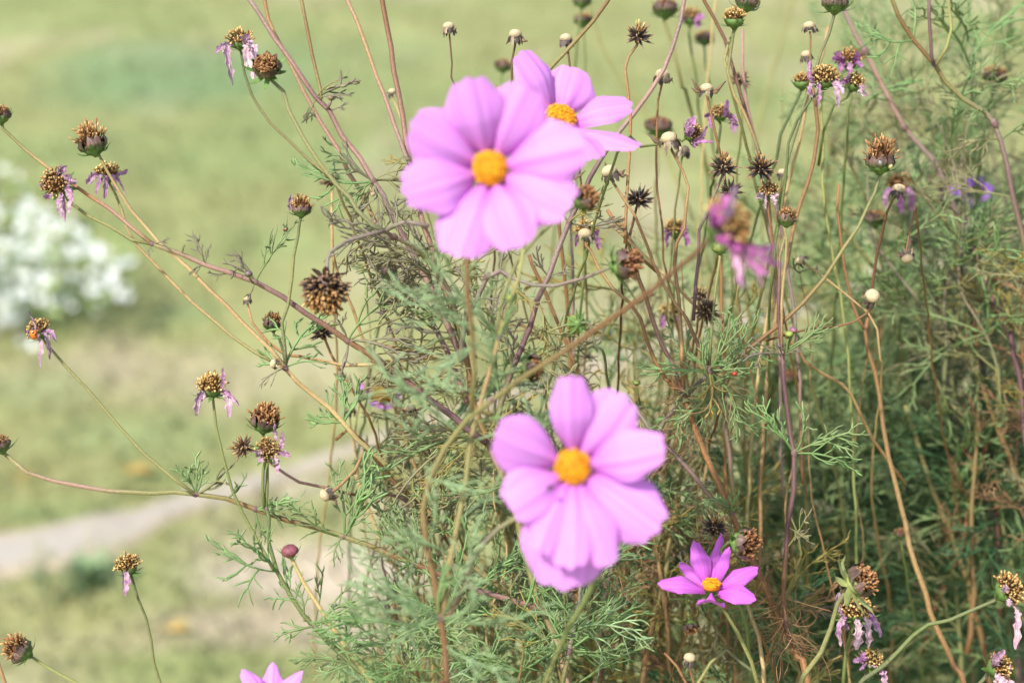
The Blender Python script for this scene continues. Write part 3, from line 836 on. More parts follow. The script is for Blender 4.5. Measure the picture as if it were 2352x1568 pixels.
def fresh(label, centre, z, axis, Rd, petals, pts=None, z1=None, cols="olive", w=(10, 12), tint=C_PET, bulge=.09, dome=.8, tex=1.0, discz=.0, cal=True, point=0.0, bulk=1.14, face=0.0, disc_col=None):
    """open cosmos: petals = (tip x, tip y, width, lift cm towards the lens at the tip)"""
    n = vec(axis); A = frame(n); c = at(centre[0], centre[1], z); s = px(z); R = Rd * s
    b = c - n * R * .75
    P3 = [b] + (path3(pts, z + 1, z if z1 is None else z1) if pts else [b - n * .03])
    rt = root("fresh_flower", P3[-1], label, "flower", "pink cosmos flowers in bloom"); SEED[0] += 1
    rnd = random.Random(SEED[0])
    if cal: calyx(rt, b, A, R * .75, rnd, 1.7, 80)
    order = 0
    for pt in petals:
        tx, ty, wp, lift = pt[:4]; bl = pt[4] if len(pt) > 4 else bulge
        tip = at(tx, ty, z - lift); e = tip - c; e = nz(e - n * e.dot(n)) if np.linalg.norm(e - n * e.dot(n)) > .004 else nz(e)
        p0 = c + e * R * .72 - n * R * .25; L = np.linalg.norm(tip - p0); d = nz(tip - p0)
        nf = nz(n * (1 - face) - F_ * face); side = nz(np.cross(nf, d)); nn = nz(np.cross(d, side)); W = wp * s * .5 * bulk; order += 1
        nu, nv = 26, 21; vs, cs, fs = [], [], []; ph = rnd.uniform(0, 6); rnd_k = rnd.uniform(8, 16); sk = rnd.uniform(-.05, .05); tth = [rnd.uniform(.01, .065) for _ in range(3)]
        for i in range(nu):
            u = i / (nu - 1)
            f = .2 + .8 * (math.sin(min(1, u / .68) * math.pi / 2) ** 1.1) if u < .68 else 1 - .07 * ((u - .68) / .32) ** 2
            for j in range(nv):
                v = j / (nv - 1) * 2 - 1
                cut = point * abs(v) ** 1.5 + .24 * abs(v) ** 3.4 + .05 * v * v - sum(t * math.exp(-((v - q) / .17) ** 2) for t, q in zip(tth, (-.52, 0, .52)))
                l = u * (1 - cut * u ** 2.5)
                ridge = (.030 * math.sin(v * rnd_k + ph) * (1 - .3 * u) + .02 * math.cos(v * 6.3)) * W * min(1, u * 3) * tex
                lift2 = L * bl * math.sin(math.pi * min(1, u * .95)) - W * .40 * v * v * (1.15 - .5 * u) * (1 if bl > -.5 else -1) + ridge + W * .06 * math.sin(3 * v + ph) * u * u
                vs.append(p0 + d * L * l + side * W * f * v * (1 + .03 * math.sin(7 * u + ph)) + side * W * sk * u * u + nn * (lift2 + .0026 * (order % 2) * min(1, u * 2) * tex))
                st = .08 * math.sin(v * 23 + ph) + .10 * math.sin(v * 37 + ph * 2 + u) + .08 * math.sin(v * 9 + ph * 3)
                cc = tint * (1 + st) * (1 - np.array((.06, .34, .10)) * max(0, 1 - u / .38) - np.array((0, .06, 0)) * max(0, st * 8))
                cs.append(cc)
        for i in range(nu - 1):
            for j in range(nv - 1):
                fs.append((i * nv + j, i * nv + j + 1, (i + 1) * nv + j + 1, (i + 1) * nv + j))
        mb = MB(); mb.add(vs, fs, cs); mb.build("petal", M["petal"], rt, loc(rt))
    mb = MB(); yc = np.array(lin((240, 176, 30))); yo = np.array(lin((222, 140, 22)))
    if disc_col: yc = np.array(lin(disc_col)); yo = yc * .6
    o = c + n * R * discz
    prof = [(R * 1.0, -R * .35), (R * 1.0, 0), (R * .86, R * .4 * dome), (R * .55, R * .68 * dome), (R * .15, R * .78 * dome)]
    lathe(mb, o, A, prof, [yo * .8, yo * .85, yo, yo, yo * 1.1], 20, .02, rnd)
    for phi, th, d in dome_points(150, 1.5):
        dd = A @ d; q = o + A @ (d * np.array((.95, .95, .76 * dome)) * R); f = rnd.random()
        k = (yc * f + yo * (1 - f)) * rnd.uniform(.8, 1.15)
        if rnd.random() < .12: k = k * .3 + yo * .1
        floret(mb, q - dd * R * .05, nz(dd + n * .5), R * rnd.uniform(.16, .3), R * .075, yo * .8, k, np.array([rnd.gauss(0, .3) for _ in range(3)]), 5)
    mb.build("disc", M["disc"], rt, loc(rt))
    if pts is not None: stalk_for(rt, P3, A, w[0], w[1], z, cols)
    return rt

def insect(name, label, x, y, z, L, axis, col, spots, cat):
    o = at(x, y, z); A = frame(vec(axis)); s = L * px(z) * .5
    rt = root(name, o, label, cat); rnd = random.Random(int(x)); c = np.array(lin(col)); dk = np.array((.02, .016, .012))
    mb = MB(); lathe(mb, o, A, [(s * .1, -s), (s * .42, -s * .8), (s * .66, -s * .3), (s * .7, s * .15), (s * .5, s * .6), (s * .3, s * .75)], [c * .9] * 6, 14)
    mb.build("body", M["shell"], rt, o)
    mb = MB(); lathe(mb, o, A, [(s * .3, s * .72), (s * .34, s * .85), (s * .2, s), (s * .04, s * 1.05)], [dk] * 4, 10); mb.build("front", M["shell"], rt, o)
    for k in range(spots):
        q = rnd.uniform(0, 6.28); zz = rnd.uniform(-.5, .45); e = A @ np.array((math.cos(q), math.sin(q), 0)); p = o + e * s * .66 * (1 - .3 * zz * zz) + A[:, 2] * zz * s
        mb = MB(); lathe(mb, p, frame(e), [(s * .16, -s * .06), (s * .14, s * .04), (s * .04, s * .06)], [dk] * 3, 8); mb.build("spot", M["shell"], rt, o)
    mb = MB()
    for i in range(6):
        e = A @ np.array((.8 if i % 2 else -.8, -.5, (i // 2 - 1) * .5)); p = o + e * s * .5; tube(mb, [p, p + e * s * .4, p + e * s * .55 - A[:, 1] * s * .3], [s * .05, s * .04, s * .03], [dk] * 3, 5)
    mb.build("legs", M["shell"], rt, o)
# ================================================================== BRANCHES (structure of the bush)
FT = (0.16, 0.98)      # where the bush stands on the ground
branch("trunk", "thick reddish main stem passing behind the upper large pink flower down to the bush foot",
       [(876, -40), (878, 0), (888, 57), (908, 160), (925, 267), (941, 377), (958, 450), (971, 507), (975, 522), (988, 569), (1001, 622), (1021, 672), (1041, 722), (1058, 766), (1068, 806), (1075, 856), (1081, 906), (1098, 956), (1115, 996), (1135, 1050), (1160, 1110), (1189, 1195), (1209, 1285), (1245, 1400), (1290, 1500), (1320, 1640)],
       0, 3, 11, 20, "brown pink brown olive pink brown purple dpurple", (44, 190, "grey olive green olive yellow", (.22, .9)), FT, nodes=[(945, 385, 9), (1060, 775, 11), (1118, 1005, 11), (1190, 1195, 10)])
branch("pinkA", "pinkish ridged stem slanting from the picture top, behind the bent withered flowers, to the bush",
       [(560, -20), (588, 23), (628, 83), (671, 143), (731, 227), (755, 257), (788, 310), (821, 360), (855, 413), (875, 450), (898, 493), (915, 522), (935, 552), (961, 609), (988, 656), (1015, 709), (1041, 769), (1062, 825)],
       0, 0.4, 10, 15, "mauve pink purple pink mauve purple pink purple", (16, 130, "grey olive grey", (.3, .98)), nodes=[(735, 232, 8), (852, 412, 10), (1045, 775, 8)])
branch("tanA", "slim tan stem crossing behind the pinkish ridged stem beside the round brown head",
       [(598, -25), (605, 0), (615, 43), (638, 87), (671, 150), (698, 207), (738, 277), (775, 343), (805, 403), (828, 443), (855, 493), (878, 539), (905, 579), (925, 609), (955, 656), (981, 712), (1005, 762), (1028, 806), (1048, 856), (1075, 930)],
       2, 2.5, 8, 13, "orange tan pink tan pink mauve pink", (10, 150, "olive grey green", (.45, .95)))
branch("oliveTop", "short olive stem rising from the leafy joint of the pinkish ridged stem",
       [(688, -25), (691, 0), (705, 57), (718, 127), (735, 207), (738, 228)], 0.5, 0, 8, 8, "olive brown olive")
branch("pinkTop", "straight pink-brown stem just beside the thick reddish main stem",
       [(790, -25), (800, 0), (821, 50), (851, 133), (881, 220), (908, 287), (931, 353), (945, 385)], 1, 0.3, 9, 10, "pink tan pink mauve")
branch("sideA", "long reddish hairy branch running from the tan fork below the hooded mauve flower",
       [(350, 560), (372, 567), (470, 605), (590, 650), (700, 720), (800, 785), (900, 850), (1000, 925), (1075, 985), (1120, 1018)],
       0, 1.5, 10, 16, "olive pink purple brown purple dpurple", (6, 70, "grey", (.08, .3)), nodes=[(352, 561, 8), (592, 651, 9), (808, 790, 10)])
branch("sideB", "curved low branch sweeping from the picture edge over the pale path, green then reddish",
       [(14, 1045), (60, 1080), (120, 1105), (200, 1120), (300, 1130), (400, 1135), (450, 1135), (520, 1148), (585, 1170), (660, 1195), (790, 1230), (900, 1275), (1000, 1315), (1100, 1355), (1175, 1378), (1245, 1400)],
       0, 2, 9, 14, "olive pink olive olive brown olive brown purple pink", (12, 110, "green fresh olive", (.4, .98)), nodes=[(450, 1135, 9), (605, 1176, 9), (795, 1232, 9), (940, 1290, 9)])
branch("sideC", "pale straw stem leading from the knobbly joint by a white knob to the low branch",
       [(655, 845), (688, 876), (721, 906), (755, 939), (788, 972), (821, 1005), (870, 1050), (930, 1110), (1000, 1190), (1080, 1290), (1180, 1370)], 0.3, 3, 10, 13, "tan ltan olive tan olive", (22, 150, "green olive fresh olive", (.1, .95)), nodes=[(656, 846, 9)])
branch("greenD", "dark green stem under the two-headed fork curving down to the bottom leaves",
       [(612, 1168), (615, 1185), (618, 1245), (638, 1312), (665, 1362), (698, 1412), (721, 1435), (755, 1475), (805, 1522), (860, 1568), (930, 1640)], 0, -1, 9, 12, "dgreen green dgreen olive", (8, 120, "green fresh"), nodes=[(612, 1170, 7), (721, 1436, 8)])
branch("near", "blurred olive-purple stem bending from the big drooping pink wilted flower down between the large blooms",
       [(1630, 548, -19), (1500, 665, -17), (1400, 735, -16), (1300, 805, -15), (1200, 870, -14), (1130, 915, -13), (1075, 960, -12.5), (1020, 1030, -12), (985, 1100, -12), (970, 1170, -12), (982, 1250, -12), (1000, 1340, -12), (1015, 1420, -12), (1022, 1480, -12), (1026, 1568, -12), (1034, 1700, -11)],
       -19, -12, 11, 18, "dbrown brown olive brown dbrown olive brown olive tan olive", (12, 330, "blue fresh blue", (.62, .99)), (0.1, 0.86), nodes=[(1078, 958, 11), (1016, 1420, 13)])
branch("nearMid", "blurred tan-green stem rising from the near fork towards the half hidden pink flower",
       [(1203, 572), (1189, 640), (1170, 700), (1145, 770), (1121, 856), (1108, 916), (1095, 970), (1081, 1022), (1068, 1112), (1051, 1195), (1038, 1278), (1028, 1345), (1018, 1415)], -11, -12, 8, 14, "ygreen tan olive tan", (8, 260, "blue blue fresh", (.2, .7)), nodes=[(1146, 768, 10)])
branch("nearRight", "blurred brown-green stem curving from the near fork to behind the lower large pink flower",
       [(1235, 1172), (1176, 1192), (1138, 1218), (1105, 1252), (1085, 1292), (1065, 1352), (1031, 1412), (1018, 1420)], -13, -12, 11, 12, "olive grey brown", None)
branch("mauveTop", "long mauve bristly stem arching from the picture top past the half hidden pink flower",
       [(1580, -40), (1573, 0), (1563, 43), (1546, 107), (1523, 160), (1493, 213), (1459, 260), (1423, 303), (1383, 363), (1356, 407), (1335, 450), (1306, 510), (1279, 579), (1259, 632), (1236, 689), (1216, 749), (1196, 799), (1176, 852), (1155, 920), (1140, 985)],
       0, 1.5, 9, 14, "pink mauve pink mauve dpurple mauve purple dpurple olive", (22, 110, "grey olive yellow grey green", (.5, .97)), nodes=[(1310, 505, 9), (1180, 845, 8)])
branch("oliveArc", "brown-olive bristly stem leaving the half hidden pink flower towards the picture top",
       [(1420, -40), (1396, 0), (1363, 50), (1309, 107), (1259, 160), (1239, 183), (1200, 240), (1150, 330), (1090, 460), (1070, 640), (1078, 770)], 0, 2, 9, 11, "brown olive dbrown mauve")
branch("archG", "grey-green forked stem under the upper large pink flower, holding the sideways brown head",
       [(1150, 622), (1118, 636), (1095, 679), (1071, 729), (1061, 782), (1060, 830)], -2, 0, 10, 13, "mauve grey greygreen mauve", (10, 110, "olive grey yellow"), nodes=[(1118, 637, 10)])
branch("archL", "pale arching stem whose purple joint holds the hanging dark head and the round brown head",
       [(986, 519, -5), (930, 511, -5), (900, 517, -4.6), (885, 530, -4), (905, 542, -3.5), (948, 566, -3), (981, 592, -2), (1015, 640, -1), (1050, 720, 0), (1062, 790, 0.5)], -5, 0, 9, 11, "mauve grey mauve ygreen mauve olive", (12, 190, "olive grey", (.4, .9)), nodes=[(884, 530, 11)])
branch("orangeA", "brown central stem with a tangled dry leaf joint above the lower large pink flower's edge",
       [(1571, 903), (1579, 922), (1596, 982), (1619, 1040), (1649, 1105), (1680, 1180), (1720, 1270), (1765, 1365), (1797, 1445), (1831, 1512), (1870, 1620)], 0.5, 2, 13, 18, "orange brown orange pink purple pink", (10, 100, "green fresh", (.02, .2)), (0.30, 1.02), nodes=[(1571, 905, 10), (1678, 1176, 10)])
branch("mauveB", "grey-purple stem slanting from the lower large bloom to a joint of the brown stem",
       [(1440, 905), (1466, 942), (1493, 982), (1529, 1016), (1553, 1045), (1589, 1085), (1619, 1125), (1649, 1158), (1676, 1176)], 1, 1, 9, 11, "grey mauve purple olive", (6, 90, "green olive"))
branch("greenE", "upright green-purple stem ending in feathery fresh leaves, standing between two brown stems",
       [(1629, 850), (1637, 880), (1646, 902), (1663, 942), (1669, 989), (1676, 1039), (1679, 1095), (1689, 1168)], 0, 1, 9, 11, "olive dgreen purple olive", (16, 130, "green fresh green", (0, .35)), nodes=[(1630, 856, 10)])
branch("greyF", "short grey-purple stem pushing out from the feathery joint behind the brown stems",
       [(1629, 858), (1604, 880), (1570, 920), (1530, 965), (1500, 1010), (1470, 1080)], 1, 4, 10, 9, "grey mauve greygreen olive")
branch("redR", "upright dark red stem with forked feathery leaves, standing clear before the dark bush",
       [(1797, 815), (1799, 840), (1801, 872), (1807, 939), (1817, 996), (1827, 1040), (1821, 1128), (1811, 1212), (1802, 1312), (1801, 1422), (1815, 1480)], 0, 1.5, 10, 12, "purple dpurple purple dpurple brown purple", (6, 90, "grey green", (.0, .1)), nodes=[(1797, 816, 8), (1827, 1046, 10)])
branch("redR2", "thin red stem rising from the upper joint of the thicker dark red stem",
       [(1804, 540), (1791, 589), (1784, 666), (1788, 722), (1794, 775), (1798, 815)], 0.3, 0, 7, 9, "olive purple dpurple purple")
branch("tanV", "long tan stem running down through the dark bush from the flat-topped knob to the bottom",
       [(1994, 729), (1987, 762), (1994, 806), (2011, 856), (2021, 906), (2027, 972), (2041, 1045), (2057, 1112), (2081, 1205), (2101, 1295), (2124, 1362), (2154, 1445), (2191, 1528), (2230, 1640)], 5, 8, 9, 18, "brown tan orange tan ltan tan", None, (0.42, 1.1))
branch("rustV", "thin rusty stem slanting beside the long tan stem towards the bottom of the dark bush",
       [(1780, 745), (1831, 802), (1847, 829), (1887, 856), (1931, 882), (1954, 906), (1977, 956), (2004, 1006), (2031, 1045), (2080, 1110)], 3, 8, 7, 8, "orange tan orange")
branch("brownV", "thin upright brown stem with a broken top standing before the mauve slanting stem",
       [(1927, 423), (1926, 480), (1926, 522), (1941, 606), (1954, 689), (1971, 729), (1987, 758)], 5, 5.5, 6, 7, "orange brown orange")
branch("stub", "snapped-off tan stem end beside the brown curly joint in the bush middle",
       [(1395, 482), (1412, 505), (1428, 524), (1450, 555), (1476, 600), (1510, 625)], 1, 1.5, 9, 8, "orange tan brown")
branch("pinkMid", "straight reddish-brown stem dropping from behind the sideways brown head to the curly dry joint",
       [(1430, 500), (1447, 580), (1466, 639), (1483, 689), (1499, 739), (1519, 789), (1543, 832), (1556, 866), (1568, 900)], 1.5, 0.6, 8, 12, "tan brown pink brown")
branch("purpleMid", "thin straight purple stem joining the tan stalk by the grey star-shaped seed head",
       [(1606, 525), (1603, 589), (1598, 656), (1593, 736)], 0.4, 0, 7, 8, "dpurple purple dpurple")
branch("brownBack", "brown stem slanting behind the bristly purple stem towards the lower large bloom",
       [(1215, 585), (1223, 606), (1249, 669), (1276, 729), (1309, 806), (1336, 866), (1350, 905), (1400, 990)], 4, 5, 8, 10, "brown tan brown", (8, 120, "green olive"))
branch("crookL", "twisted brown stem winding behind the feathery leaves below the yellow-centred far bloom",
       [(770, 1010), (800, 985), (845, 1025), (861, 1045), (888, 1082), (921, 1118), (955, 1148), (1000, 1200), (1060, 1290)], 2, 4, 8, 11, "brown orange dbrown brown")
branch("blurTan", "out of focus tan stem slanting behind the low leafy branch",
       [(815, 1080), (838, 1145), (865, 1212), (885, 1268), (915, 1312), (961, 1362), (1010, 1430)], 10, 11, 9, 9, "tan ltan tan")
branch("bristle", "short grey-green bristly stem with a dark ring at its foot amid the bottom leaves",
       [(1350, 1290), (1336, 1328), (1329, 1378), (1323, 1428), (1309, 1492), (1290, 1580)], 1, 1, 9, 12, "greygreen grey olive", (20, 150, "fresh green blue", (.2, .95)), nodes=[(1310, 1490, 11)])
branch("oliveB", "blurred thick olive stem at the bottom between lower large bloom and small pink flower",
       [(1560, 1150), (1543, 1212), (1529, 1322), (1499, 1428), (1486, 1495), (1476, 1568), (1462, 1660)], 7, 7, 11, 15, "brown olive brown olive", (12, 150, "green olive yellow"))
branch("bentG", "sharply bent olive stem at the bottom beside the pale knob",
       [(1590, 1620), (1603, 1568), (1633, 1522), (1669, 1492), (1709, 1522), (1745, 1550), (1790, 1600)], 2, 2, 8, 8, "ygreen olive greygreen olive")
branch("tanB", "straight tan stem dropping from under the small pink flower to the picture bottom",
       [(1712, 1370), (1723, 1408), (1743, 1462), (1753, 1528), (1755, 1580), (1756, 1650)], 1, 1, 9, 10, "olive tan ltan tan")
branch("stickB", "thin bare brown twig leaning at the bottom next to the pale knob",
       [(1526, 1498), (1556, 1528), (1580, 1570), (1600, 1630)], 1, 1, 6, 7, "brown orange dbrown")
branch("mauveR", "thick blurred mauve stem slanting down through the upper bush past the twin withered heads",
       [(1920, -20), (1941, 27), (1964, 83), (1984, 117), (2017, 180), (2047, 240), (2077, 293), (2097, 317), (2141, 367), (2174, 430), (2211, 522), (2241, 589), (2267, 656), (2284, 696), (2330, 800)], 12, 14, 10, 13, "mauve pink mauve purple pink", (14, 170, "green olive yellow", (.25, .95)), nodes=[(1982, 116, 12), (2080, 295, 10)])
branch("brownR", "long brown branching stem curving along the upper bush edge down to the picture side",
       [(2030, -30), (2044, 0), (2064, 40), (2097, 93), (2147, 150), (2171, 187), (2214, 227), (2264, 263), (2284, 283), (2301, 323), (2314, 377), (2327, 450), (2347, 522), (2370, 640), (2400, 800)], 5, 9, 9, 14, "olive brown olive mauve purple olive brown", (24, 170, "yellow olive green olive fresh", (.2, .9)), nodes=[(2146, 148, 9), (2286, 285, 11)])
branch("redTwig", "straight dark pink twig rising from the fork of the long brown branching stem",
       [(2134, -25), (2136, 40), (2138, 90), (2141, 127), (2145, 148)], 5, 5.5, 8, 8, "purple dpurple")
branch("oliveTwig", "curved olive twig rising from the fork beside the dark pink twig",
       [(2176, -25), (2178, 20), (2184, 67), (2177, 110), (2150, 148)], 5, 5.5, 7, 7, "olive ygreen olive")
branch("redDiag", "brown-red stem sloping down under the golden-topped spent head",
       [(1608, -25), (1619, 0), (1643, 40), (1666, 90), (1683, 150), (1699, 207), (1722, 290), (1745, 350)], 3, 3, 8, 8, "brown purple mauve brown")
branch("pinkVert", "thin pink upright stem just beyond the golden-topped spent head",
       [(1706, 67), (1706, 150), (1716, 227), (1729, 300), (1745, 380)], 6, 5, 7, 7, "pink mauve")
branch("blurPaleA", "very blurred pale straw stem slanting behind the half hidden pink flower",
       [(1340, -20), (1369, 60), (1393, 127), (1429, 187), (1466, 233), (1520, 330)], 34, 32, 7, 7, "olive ygreen olive")
branch("blurPaleB", "blurred pale orange upright stem near the sparse winged seed head",
       [(1650, -25), (1643, 0), (1626, 167), (1618, 260), (1612, 400)], 16, 16, 5, 6, "ltan olive")
branch("blurStraw", "very blurred thick straw-yellow stem leaning across the clear meadow above the dark seed star",
       [(1830, -20), (1785, 130), (1760, 215), (1740, 300)], 48, 46, 7, 7, "olive ygreen")
branch("blurOlive", "olive blurred stem sloping through the leaves to the dark joint in the bush side",
       [(1940, 520), (1964, 556), (1997, 599), (2047, 656), (2081, 699), (2131, 752), (2174, 806), (2231, 842), (2280, 900)], 14, 17, 9, 12, "olive dgreen olive dbrown", (14, 170, "green dark olive"))
branch("darkVert", "blurred dark purple-brown upright stem before the pale gap in the upper side of the bush",
       [(2160, 430), (2177, 522), (2201, 589), (2207, 639), (2227, 712)], 16, 16, 9, 10, "dpurple dbrown")
branch("mauveDeep", "broad blurred mauve stem deep in the dark lower bush",
       [(2165, 840), (2174, 879), (2197, 956), (2224, 1036), (2262, 1140)], 22, 22, 14, 15, "mauve purple mauve", (10, 200, "dark green"))
branch("oliveDeep", "blurred olive-brown stem in the dark lower bush nearest the picture side",
       [(2225, 820), (2257, 889), (2281, 956), (2317, 1045), (2370, 1180)], 14, 15, 11, 13, "olive brown olive", (10, 170, "olive dark rust"))
branch("oliveDeep2", "blurred bending olive-brown stem deep between the tan stem and the mauve stem",
       [(2080, 930), (2097, 982), (2117, 1045), (2141, 1112), (2164, 1178), (2200, 1270)], 16, 17, 11, 15, "olive brown dbrown", (10, 180, "dark olive"))
branch("darkDeep", "very blurred dark green upright stem behind the dark red stem",
       [(1885, 980), (1891, 1062), (1924, 1162), (1931, 1245), (1935, 1400)], 34, 34, 16, 18, "dgreen", (26, 260, "dark dark green"))
branch("redDeep", "dark reddish blurred stem at the picture side beneath the rusty dry leaves",
       [(2320, 760), (2340, 860), (2352, 960), (2365, 1060)], 12, 12, 11, 12, "dpurple purple", (12, 150, "rust yellow"))
branch("horizT", "tan wiry stem lying almost level behind the hanging dark head",
       [(570, 706), (583, 745), (620, 785), (655, 812), (688, 817), (755, 829), (788, 837), (841, 839), (888, 829), (955, 824), (1010, 822)], 1.5, 1.5, 6, 9, "tan orange tan ltan tan")
branch("horizT2", "short orange-brown stem pointing from the reddish hairy branch to the main stem",
       [(835, 782), (888, 794), (955, 811), (1020, 822)], 1.2, 1, 7, 8, "orange tan")
branch("thinO", "thin orange stem dropping behind the hanging dark head across the reddish hairy branch",
       [(762, 500), (765, 580), (776, 640), (810, 710), (832, 770), (870, 850), (900, 915)], 3, 3.5, 7, 7, "tan orange")
branch("edgeT", "short tan stem end at the very corner under the tilted brown head",
       [(-8, 1500), (0, 1530), (12, 1568), (25, 1620)], 1, 1, 7, 8, "tan orange")
branch("mauveThinA", "thin upright mauve stem behind the sideways brown head's stalk",
       [(1313, 470), (1313, 522), (1316, 600), (1316, 689)], 6, 6, 6, 7, "mauve pink")
branch("brownThinB", "thin upright brown-red stem behind the bristly purple stem",
       [(1284, 470), (1286, 522), (1296, 622), (1303, 696)], 5, 6, 8, 8, "brown orange")
branch("brownThinC", "upright brown stem behind the green empty calyx stalk",
       [(1658, 500), (1656, 589), (1659, 702), (1662, 800)], 6, 6, 7, 7, "orange brown")
branch("greenLeanA", "blurred tall green-yellow stem leaning between the twin withered heads and the seed star",
       [(1903, 60), (1890, 120), (1855, 230), (1835, 330), (1812, 420), (1795, 520), (1780, 640), (1760, 740)], 7, 7, 7, 8, "tan ltan ygreen")
branch("brownLeanB", "curving brown stem under the withered flower with the long limp petals",
       [(1866, 200), (1871, 227), (1881, 300), (1871, 367), (1856, 420), (1841, 467), (1822, 530), (1805, 600)], 4, 3, 9, 9, "brown tan brown")
branch("greenLeanC", "slim green upright stem just beyond the curving brown stem",
       [(1890, 210), (1884, 250), (1887, 333), (1888, 417), (1897, 500), (1915, 590)], 6, 5, 7, 7, "ygreen green")
branch("tanSlant", "tan stem slanting from the brown curly joint to the grey star-shaped seed head",
       [(1400, 512), (1436, 545), (1466, 572), (1506, 612), (1548, 655), (1590, 697), (1613, 715)], 1.2, 0.6, 7, 7, "tan ltan orange")

